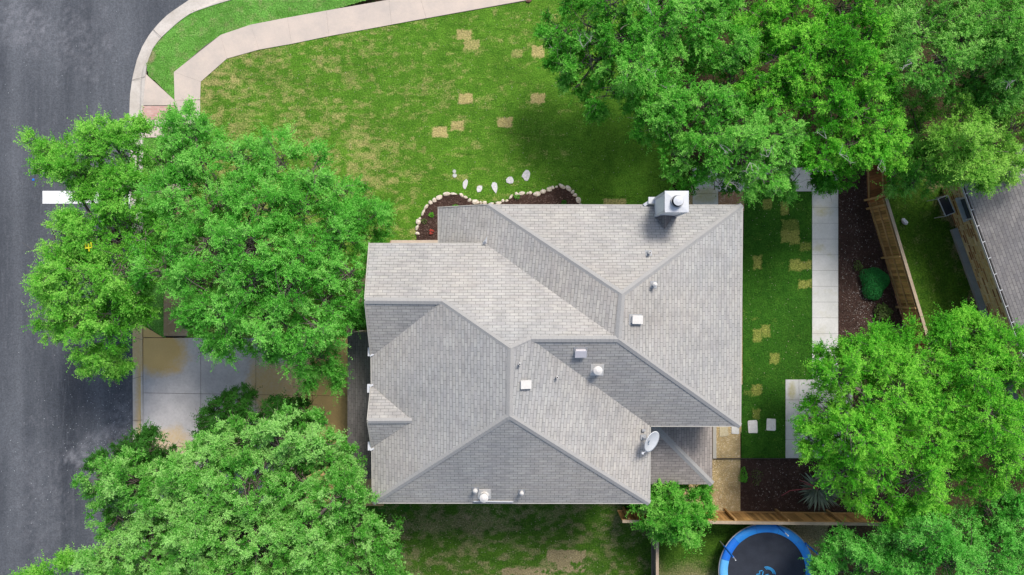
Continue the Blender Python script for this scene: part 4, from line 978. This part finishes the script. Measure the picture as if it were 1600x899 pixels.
def tree(name, label, cat, base, lobes, kind, mat, seed, ztop=7.5, drop=2.2, trunk_r=.16, bark=None, cover=1.0, group=None, dead=0, zfix=None, fork=.45):
    """base: photo-plan pixel of the trunk foot; lobes: (u, v, r_px[, tone[, dz]]) seen in the photo"""
    global NLEAF
    r = np.random.default_rng(seed); kd = KIND[kind]; cu = np.mean([l[0] for l in lobes]); cv = np.mean([l[1] for l in lobes])
    dm = max(math.hypot(l[0]-cu, l[1]-cv) for l in lobes)+1; LB = []
    for l in lobes:
        u, v, rp = l[:3]; tb = l[3] if len(l) > 3 else .5; dz = l[4] if len(l) > 4 else 0
        z = ztop-drop*(math.hypot(u-cu, v-cv)/dm)**1.6+r.uniform(-.7,.5)+dz; R = rp*.95*GS*(H-z)/H; z -= R*.55
        x, y = W2(u, v, z); LB.append((x, y, z, R, tb))
    # a few subsidiary lobes make the outline uneven
    for (x, y, z, R, tb) in list(LB):
        for _ in range(3):
            a = r.uniform(0, 6.28); q = R*r.uniform(.75, .98); LB.append((x+q*math.cos(a), y+q*math.sin(a), z+r.uniform(-.6,.15)*R, R*r.uniform(.28,.42), np.clip(tb+r.normal()*.1,0,1)))
    bx, by = W2(*base); root = empty(name, (bx, by, 0), label=label, cat=cat, group=group)
    ctr = np.array((np.mean([l[0] for l in LB]), np.mean([l[1] for l in LB])))
    arr, CL = crown_arrays(LB, kd, r, ctr, cover)
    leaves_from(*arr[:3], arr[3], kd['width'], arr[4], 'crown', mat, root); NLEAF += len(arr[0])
    m = MB(); zf = ztop*fork; fk = np.array((bx*.6+ctr[0]*.4, by*.6+ctr[1]*.4, zf)); tb_ = limb(m, (bx,by,-.05), fk, trunk_r, trunk_r*.75, r, 10, 5, 0)
    m.build('trunk', bark or M_bark, root, smooth=True)
    m = MB()
    for c, cc in CL:
        R = np.linalg.norm(cc-c, axis=1).mean() if len(cc) else .2; big = R > .5; c = c-np.array((0,0,.55*R))
        if big: limb(m, fk+r.normal(size=3)*.05, c, trunk_r*.5, trunk_r*.2, r, 6, 5)
        k = len(cc) if big else len(cc)//2
        if nc0(cc): continue
        for p in cc[r.permutation(len(cc))[:min(k, 26)]]:
            limb(m, c+r.normal(size=3)*R*.25, p, trunk_r*.09+.006, .005, r, 4, 3)
            for _ in range(2):
                q = p+unit(p-c)*.3+r.normal(size=3)*.16; limb(m, p, q, .009, .004, r, 3, 2)
    m.build('branches', bark or M_bark, root, smooth=True)
    if dead:
        for _ in range(dead):
            m = MB(); x, y, z, R, tb = LB[r.integers(len(lobes))]; a = r.uniform(0,6.28); p = np.array((x+R*.5*math.cos(a), y+R*.5*math.sin(a), z+R*.62))
            for _ in range(3):
                dd = unit(np.array((math.cos(a)+r.normal()*.7, math.sin(a)+r.normal()*.7, .35))); q = p+dd*r.uniform(.22,.48); limb(m, p, q, .011, .006, r, 4, 3)
                for _ in range(3): limb(m, q, q+unit(dd+r.normal(size=3)*.8)*r.uniform(.10,.25), .007, .003, r, 3, 2)
            m.build('dead_twig', M_dead, root)
    return root
pale_b = M_barkl
tree('elm_tree', 'yellow-green feathery elm overhanging the road and the white stop bar', 'tree', (238,390),
     [(95,240,42,.6),(150,212,34,.65),(196,205,30,.65),(125,270,40,.55),(185,250,46,.5),(205,290,34,.4,-.6),(160,300,24,.4,-.6),(132,296,18,.45,-.6),(178,316,20,.4,-.8),(86,262,22,.6),
      (94,375,40,.75),(80,350,22,.8),(90,430,42,.7),(145,370,46,.6),(190,345,36,.55),(130,430,52,.6),(185,420,52,.5),(90,500,34,.7),(130,500,44,.6),(180,490,46,.45),(140,560,26,.65,-.4),(180,560,24,.6,-.4),(215,360,36,.5),(82,470,22,.7),(205,470,30,.4)],
     'elm', L_elm, 11, ztop=7.4, drop=1.8, bark=pale_b, cover=1.0)
tree('elm_tree', 'broad bluish green elm between the front lawn and the driveway, left of the house', 'tree', (345,400),
     [(265,205,32,.6),(300,200,28,.6),(250,250,40,.5),(310,245,46,.55),(375,250,42,.65),(435,250,40,.65),(485,265,36,.65),(530,300,36,.5,-.4),(560,345,34,.4,-1.2),
      (270,310,46,.5),(335,310,52,.6),(405,320,52,.55),(470,330,50,.5),(530,370,44,.45),(583,342,26,.4,-1.9),(568,372,22,.4,-1.9),(540,430,40,.45),(385,385,44,.5),(470,395,50,.5),(260,370,44,.5),(320,380,50,.5),(390,440,50,.45),
      (300,440,46,.5),(450,450,48,.5),(515,470,40,.5),(350,490,48,.55),(420,500,46,.5),(490,515,40,.55),(300,480,32,.4),(500,560,26,.6,-.5),(450,555,34,.5,-.5),(400,545,30,.5,-.5),(350,540,26,.5,-.5),(515,590,18,.6,-.8),(475,590,16,.5,-.8),(250,420,36,.5),(545,490,22,.45,-.5)],
     'elm', L_elm2, 12, ztop=7.6, drop=2.0, trunk_r=.2, bark=pale_b, cover=.95)
tree('oak_tree', 'dense rounded live oak with pale tips in the lower left corner', 'tree', (390,830),
     [(160,755,40,.5),(205,755,45,.5),(265,760,50,.6),(325,715,42,.7),(375,695,44,.75),(430,685,44,.75),(490,700,44,.65),(525,720,36,.55),(310,790,50,.6),(380,770,50,.55),(455,760,50,.6),(530,770,42,.55),
      (180,810,46,.5),(240,840,52,.7),(320,850,52,.7),(400,850,54,.6),(480,840,50,.65),(550,830,44,.5),(590,850,36,.4,-.8),(170,870,42,.7),(180,915,50,.7),(260,910,55,.7),(350,925,55,.6),(440,920,55,.6),(520,905,50,.5),(590,905,44,.45,-.6),(630,915,26,.4,-1)],
     'oak', L_oak, 13, ztop=8.0, drop=2.2, trunk_r=.24, cover=1.2, bark=M_bark)
tree('oak_tree', 'low branches of the big live oak over the driveway, their shade put into darker leaves', 'tree', (400,800),  # live oak's low branches on an added trunk, shade put into leaf colour
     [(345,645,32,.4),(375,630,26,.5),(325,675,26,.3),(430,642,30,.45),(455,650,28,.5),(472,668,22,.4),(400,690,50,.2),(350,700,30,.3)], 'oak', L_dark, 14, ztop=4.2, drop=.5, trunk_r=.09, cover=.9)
tree('oak_tree', 'low branches of the big live oak toward the road edge, their shade put into darker leaves', 'tree', (275,780),  # also the live oak's lower layer, shade painted into the leaves, trunk added
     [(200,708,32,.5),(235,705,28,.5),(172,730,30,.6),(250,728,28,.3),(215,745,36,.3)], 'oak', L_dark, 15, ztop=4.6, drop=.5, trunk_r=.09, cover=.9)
tree('street_tree', 'tip of a small bright tree at the bottom edge beside the road', 'tree', (222,985), [(140,972,28,.5),(190,985,34,.5),(235,995,34,.5),(60,897,9,.6),(98,886,11,.6),(38,906,10,.6),(75,922,18,.5)], 'elm', L_elm, 16, ztop=4.5, drop=.3, trunk_r=.06, cover=.9)
tree('oak_tree', 'mid green oak with bare silvery twigs at the top of the lawn', 'tree', (985,70),
     [(880,45,34,.4,-1.2),(885,95,30,.35,-1.2),(915,30,40,.4,-.8),(925,90,38,.5,-.6),(955,135,34,.5,-.8),(900,135,22,.4,-1.4),(975,50,44,.45),(990,100,44,.6),(1035,40,46,.6),(1050,95,44,.65),(1020,145,36,.5),(1095,40,42,.5),(1100,85,40,.6),(960,0,40,.4),(1040,-8,40,.5),(930,165,16,.4,-1),(1110,0,40,.6)],
     'loose', L_mid, 17, ztop=6.8, drop=1.2, trunk_r=.18, bark=pale_b, cover=1.0, dead=12)
tree('oak_tree', 'bright green oak leaning over the garden path just above the chimney', 'tree', (1105,170),
     [(1000,178,20,.5,-.8),(1020,195,26,.5,-.6),(1060,195,36,.5),(1060,240,32,.5),(1045,165,34,.6),(1110,160,40,.65),(1110,215,38,.5),(1085,275,24,.3,-1),(1130,275,26,.3,-1),(1150,125,44,.85),(1160,180,36,.5),(1160,240,40,.9),(1205,215,38,.85),(1200,265,38,.95),(1235,245,34,.8),(1240,280,22,.7,-.6),(1180,290,18,.6,-.8),(1280,275,16,.3,-1.2),(1155,85,34,.7),(1020,130,22,.4)],
     'loose', L_mid, 18, ztop=7.0, drop=1.4, trunk_r=.18, bark=pale_b, cover=1.0, dead=7)
tree('shade_tree', 'rich green rounded tree in the middle of the grove above the garden path', 'tree', (1290,130),
     [(1185,60,34,.55,-.5),(1200,125,36,.5,-.5),(1240,150,32,.5,-.5),(1165,5,38,.5,-.5),(1215,40,38,.6),(1250,70,40,.7),(1215,85,34,.7),(1290,40,40,.45),(1260,110,38,.7),(1240,5,40,.6),(1320,5,40,.4),(1310,90,40,.4),(1345,60,40,.45),(1350,115,36,.6),(1300,160,36,.35),(1345,170,38,.7),(1385,205,34,.75),(1330,215,38,.55),(1290,235,34,.35),(1368,238,26,.5),(1398,238,22,.7),(1310,270,26,.3,-.8),(1395,150,28,.35)],
     'loose', L_bright, 19, ztop=7.4, drop=1.6, trunk_r=.2, cover=1.0, dead=3)
tree('elm_tree', 'greyish green feathery tree in the top right corner', 'tree', (1490,60),
     [(1405,60,36,.6),(1445,45,40,.6),(1480,15,44,.5),(1540,20,46,.5),(1590,15,40,.6),(1510,60,44,.65),(1560,70,40,.5),(1600,80,40,.5),(1430,100,34,.5),(1475,95,36,.4),(1590,130,40,.5),(1530,125,40,.3,-.8),(1410,15,36,.3,-.6)],
     'elm', L_grey, 20, ztop=7.8, drop=1.2, trunk_r=.2, cover=1.2, dead=3)
tree('elm_tree', "lime green tree brushing the neighbour's roof", 'tree', (1510,230),
     [(1500,185,30,.6),(1535,175,32,.8),(1520,220,36,.8),(1560,240,36,.75),(1515,248,30,.75),(1555,268,24,.8),(1580,265,28,.7),(1492,268,16,.6),(1490,230,26,.5),(1590,200,36,.55),(1597,250,30,.7)],
     'elm', L_lime, 21, ztop=6.8, drop=1.2, trunk_r=.15, cover=.85)
tree('cedar_tree', 'dim grey-green small tree between the diagonal fence and the lime green tree', 'tree', (1420,240),
     [(1430,165,30,.35),(1445,205,32,.4),(1420,240,30,.3),(1450,255,28,.4),(1400,275,28,.45),(1432,285,26,.4)],
     'elm', L_grey, 22, ztop=4.6, drop=.6, trunk_r=.1, cover=.75)
tree('elm_tree', 'large bright green tree right of the house spreading over the patio path', 'tree', (1400,640),
     [(1270,655,24,.6,-.6),(1275,685,26,.6,-.6),(1300,650,38,.6),(1300,560,26,.4,-.8),(1330,540,28,.5,-.4),(1320,590,42,.65),(1295,700,36,.55),(1350,620,48,.75),(1340,680,46,.65),(1320,735,36,.6),(1375,560,42,.6),(1400,610,50,.8),(1400,670,52,.7),(1370,735,44,.6),
      (1345,770,26,.6,-.6),(1450,640,50,.75),(1455,700,50,.7),(1430,750,44,.65),(1400,525,30,.4,-.4),(1440,570,44,.6),(1500,620,46,.65),(1500,690,46,.7),(1490,745,40,.6),(1470,780,24,.5,-.8),(1395,790,26,.5,-.8)],
     'elm', L_bright, 23, ztop=7.4, drop=2.0, trunk_r=.2, bark=pale_b, cover=.86)
tree('elm_tree', 'second bright tree at the right edge touching the neighbour roof corner', 'tree', (1530,620),
     [(1490,550,36,.5,-.4),(1530,525,30,.6,-.4),(1570,545,34,.6),(1520,580,42,.6),(1570,600,44,.55),(1600,570,36,.6),(1555,650,44,.6),(1600,660,44,.6),(1550,705,40,.7),(1595,715,36,.6),(1500,500,10,.7,-1),(1520,500,9,.6,-.8),(1480,520,16,.5,-.8),(1535,745,26,.6)],
     'elm', L_bright, 24, ztop=7.0, drop=1.0, trunk_r=.17, bark=pale_b, cover=.8)
tree('shade_tree', 'bluish green tree filling the bottom right corner behind the trampoline', 'tree', (1470,860),
     [(1300,875,26,.55,-.6),(1330,860,28,.6,-.4),(1290,900,26,.6,-.4),(1350,890,38,.6),(1400,850,34,.6),(1410,895,42,.65),(1460,835,36,.5),(1480,880,44,.6),(1510,835,40,.65),(1550,800,36,.5),(1560,855,46,.6),(1595,830,38,.6),(1595,890,40,.6),(1530,900,40,.6),(1440,800,24,.4,-.8),(1600,790,22,.5)],
     'elm', L_blue, 25, ztop=6.0, drop=1.0, trunk_r=.17, cover=.85)
tree('small_tree', 'small bright green tree growing over the fence at the house corner', 'tree', (1045,800),
     [(1020,785,22,.6),(1045,775,24,.6),(1075,785,24,.6),(1030,810,26,.6),(1060,810,26,.55),(1085,805,18,.6),(1045,835,20,.6),(1070,830,18,.6),(1095,775,12,.5,-.4),(1050,760,14,.4,-.3),(1100,800,10,.6)],
     'loose', L_mid, 26, ztop=3.7, drop=.8, trunk_r=.06, cover=1.1)
# hedge bush beside the front walk, shrubs of the beds
def bush(name, label, u, v, w, h, z, mat, seed, n=900, size=.05, cat='bush', spiky=False, group=None):
    r = np.random.default_rng(seed); x, y = W2(u, v); a = r.uniform(0, 6.283, n); q = np.sqrt(r.uniform(0,1,n)); wob = 1+.12*np.sin(a*3+seed)+.07*np.sin(a*5+1)
    px_ = x+q*w*GS/2*np.cos(a)*wob; py_ = y+q*h*GS/2*np.sin(a)*wob; pz = z*np.sqrt(np.clip(1.05-q**2.5, .03, 1))*r.uniform(.75,1,n)
    if spiky: px_ = x+(px_-x)*.2; py_ = y+(py_-y)*.2; pz = .04+pz*.2
    P_ = np.stack([px_, py_, pz], 1); out = np.stack([np.cos(a), np.sin(a), .5+r.normal(size=n)*.3], 1)
    D_ = unit(out*(1 if spiky else .7)+r.normal(size=(n,3))*(.15 if spiky else .6)); N_ = unit(np.array((0,0,1.))+r.normal(size=(n,3))*.4)
    root = empty(name, (x, y, 0), label=label, cat=cat, group=group); leaves_from(P_, D_, N_, size*r.uniform(.7,1.3,n), .12 if spiky else .6, np.clip(r.normal(.5,.2,n),0,1), 'foliage', mat, root)
    m = MB()
    for k in range(5):
        aa = k*1.26; m.tube([(x,y,0), (x+.25*w*GS*math.cos(aa), y+.25*h*GS*math.sin(aa), z*.6)], [.015,.007], 5)
    if not spiky: m.build('stems', M_bark, root)
    return root
bush('round_bush', 'dark clipped bush squeezed between the front walk and the garage corner', 567,495,34,50,1.1,L_dark,31,5200,.055)
bush('round_bush', 'solid green mound shrub in the mulch bed beside the diagonal fence', 1363,442,42,50,.55,mat_leaf('mound_leaves',(.012,.14,.03),(.03,.24,.055),(.06,.36,.08),.2),32,6000,.05)
bush('wispy_plant', 'pale wispy plant in the mulch bed just below the solid green mound shrub', 1377,488,24,26,.45,L_grass,33,420,.09,'plant')
bush('wispy_plant', 'tiny pale tuft in the mulch bed above left of the mound shrub', 1339,416,13,15,.25,L_grass,34,160,.06,'plant')
bush('bed_plant', 'bright little seedling in the left half of the front flower bed', 674,336,8,7,.15,L_bright,35,70,.06,'plant')
bush('bed_plant', 'yellowish low seedling below the bright one in the front flower bed', 663,346,8,7,.12,L_grass,36,60,.06,'plant')
bush('bed_plant', 'small dark spiky tuft in the right end of the front flower bed', 881,317,10,8,.2,L_dark,37,120,.13,'plant',spiky=True)
bush('bed_plant', 'greyish small plant against the rocks in the middle of the flower bed', 808,308,9,7,.18,L_grey,38,90,.05,'plant')
bush('bed_plant', 'bright tuft at the top edge of the flower bed beside the roof corner', 712,322,9,4,.15,L_bright,39,60,.05,'plant')
bush('red_flower', 'single red flowering plant at the lower left of the front flower bed', 675,363,6,7,.18,M_red,40,45,.07,'flower')
bush('corner_shrub', 'low green shrub where the gravel meets the corner mulch bed', 1160,742,12,22,.35,L_mid,41,420,.06)
bush('grass_clump', 'narrow-leaved grass clump at the foot of the patio roof corner', 1103,762,20,24,.5,L_mid,42,260,.30,'plant',spiky=True)
yu = bush('yucca_plant', 'spiky grey-green yucca with red flower stalks in the corner mulch bed', 1277,763,60,60,.5,L_yucca,43,150,.85,'yucca',spiky=True)
for k, pts in enumerate(([(1277,763,.3),(1262,755,.9),(1250,751,1.0)], [(1277,763,.3),(1266,758,.9),(1256,756,.95)], [(1277,763,.3),(1250,765,1.0),(1234,767,1.1),(1221,775,1.0)])):
    m = MB(); m.tube([W(*q) for q in pts], [.02,.018,.012] if k < 2 else [.02,.018,.018,.012], 6); m.build('flower_stalk', M_stalk, yu)
bush('weed_patch', 'yellow-green weeds inside the corner mulch bed near the gravel', 1182,745,16,26,.08,L_grass,45,150,.05,'plant')
yl = MB()
for k, (u, v, l_) in enumerate(((133,383,10),(138,386,12),(142,384,9))):
    a = W(u, v-5, 7.0); b = W(u+1.5, v-5+l_, 6.9); yl.beam(a, b, .045, .03)
yl.beam(W(133,388,6.95), W(142,387,6.95), .05, .03)
yb = yl.build('yellow_ribbon', L_yellow, label='bright yellow ribbon caught in the crown of the roadside elm', cat='ribbon')
print("leaves", NLEAF)
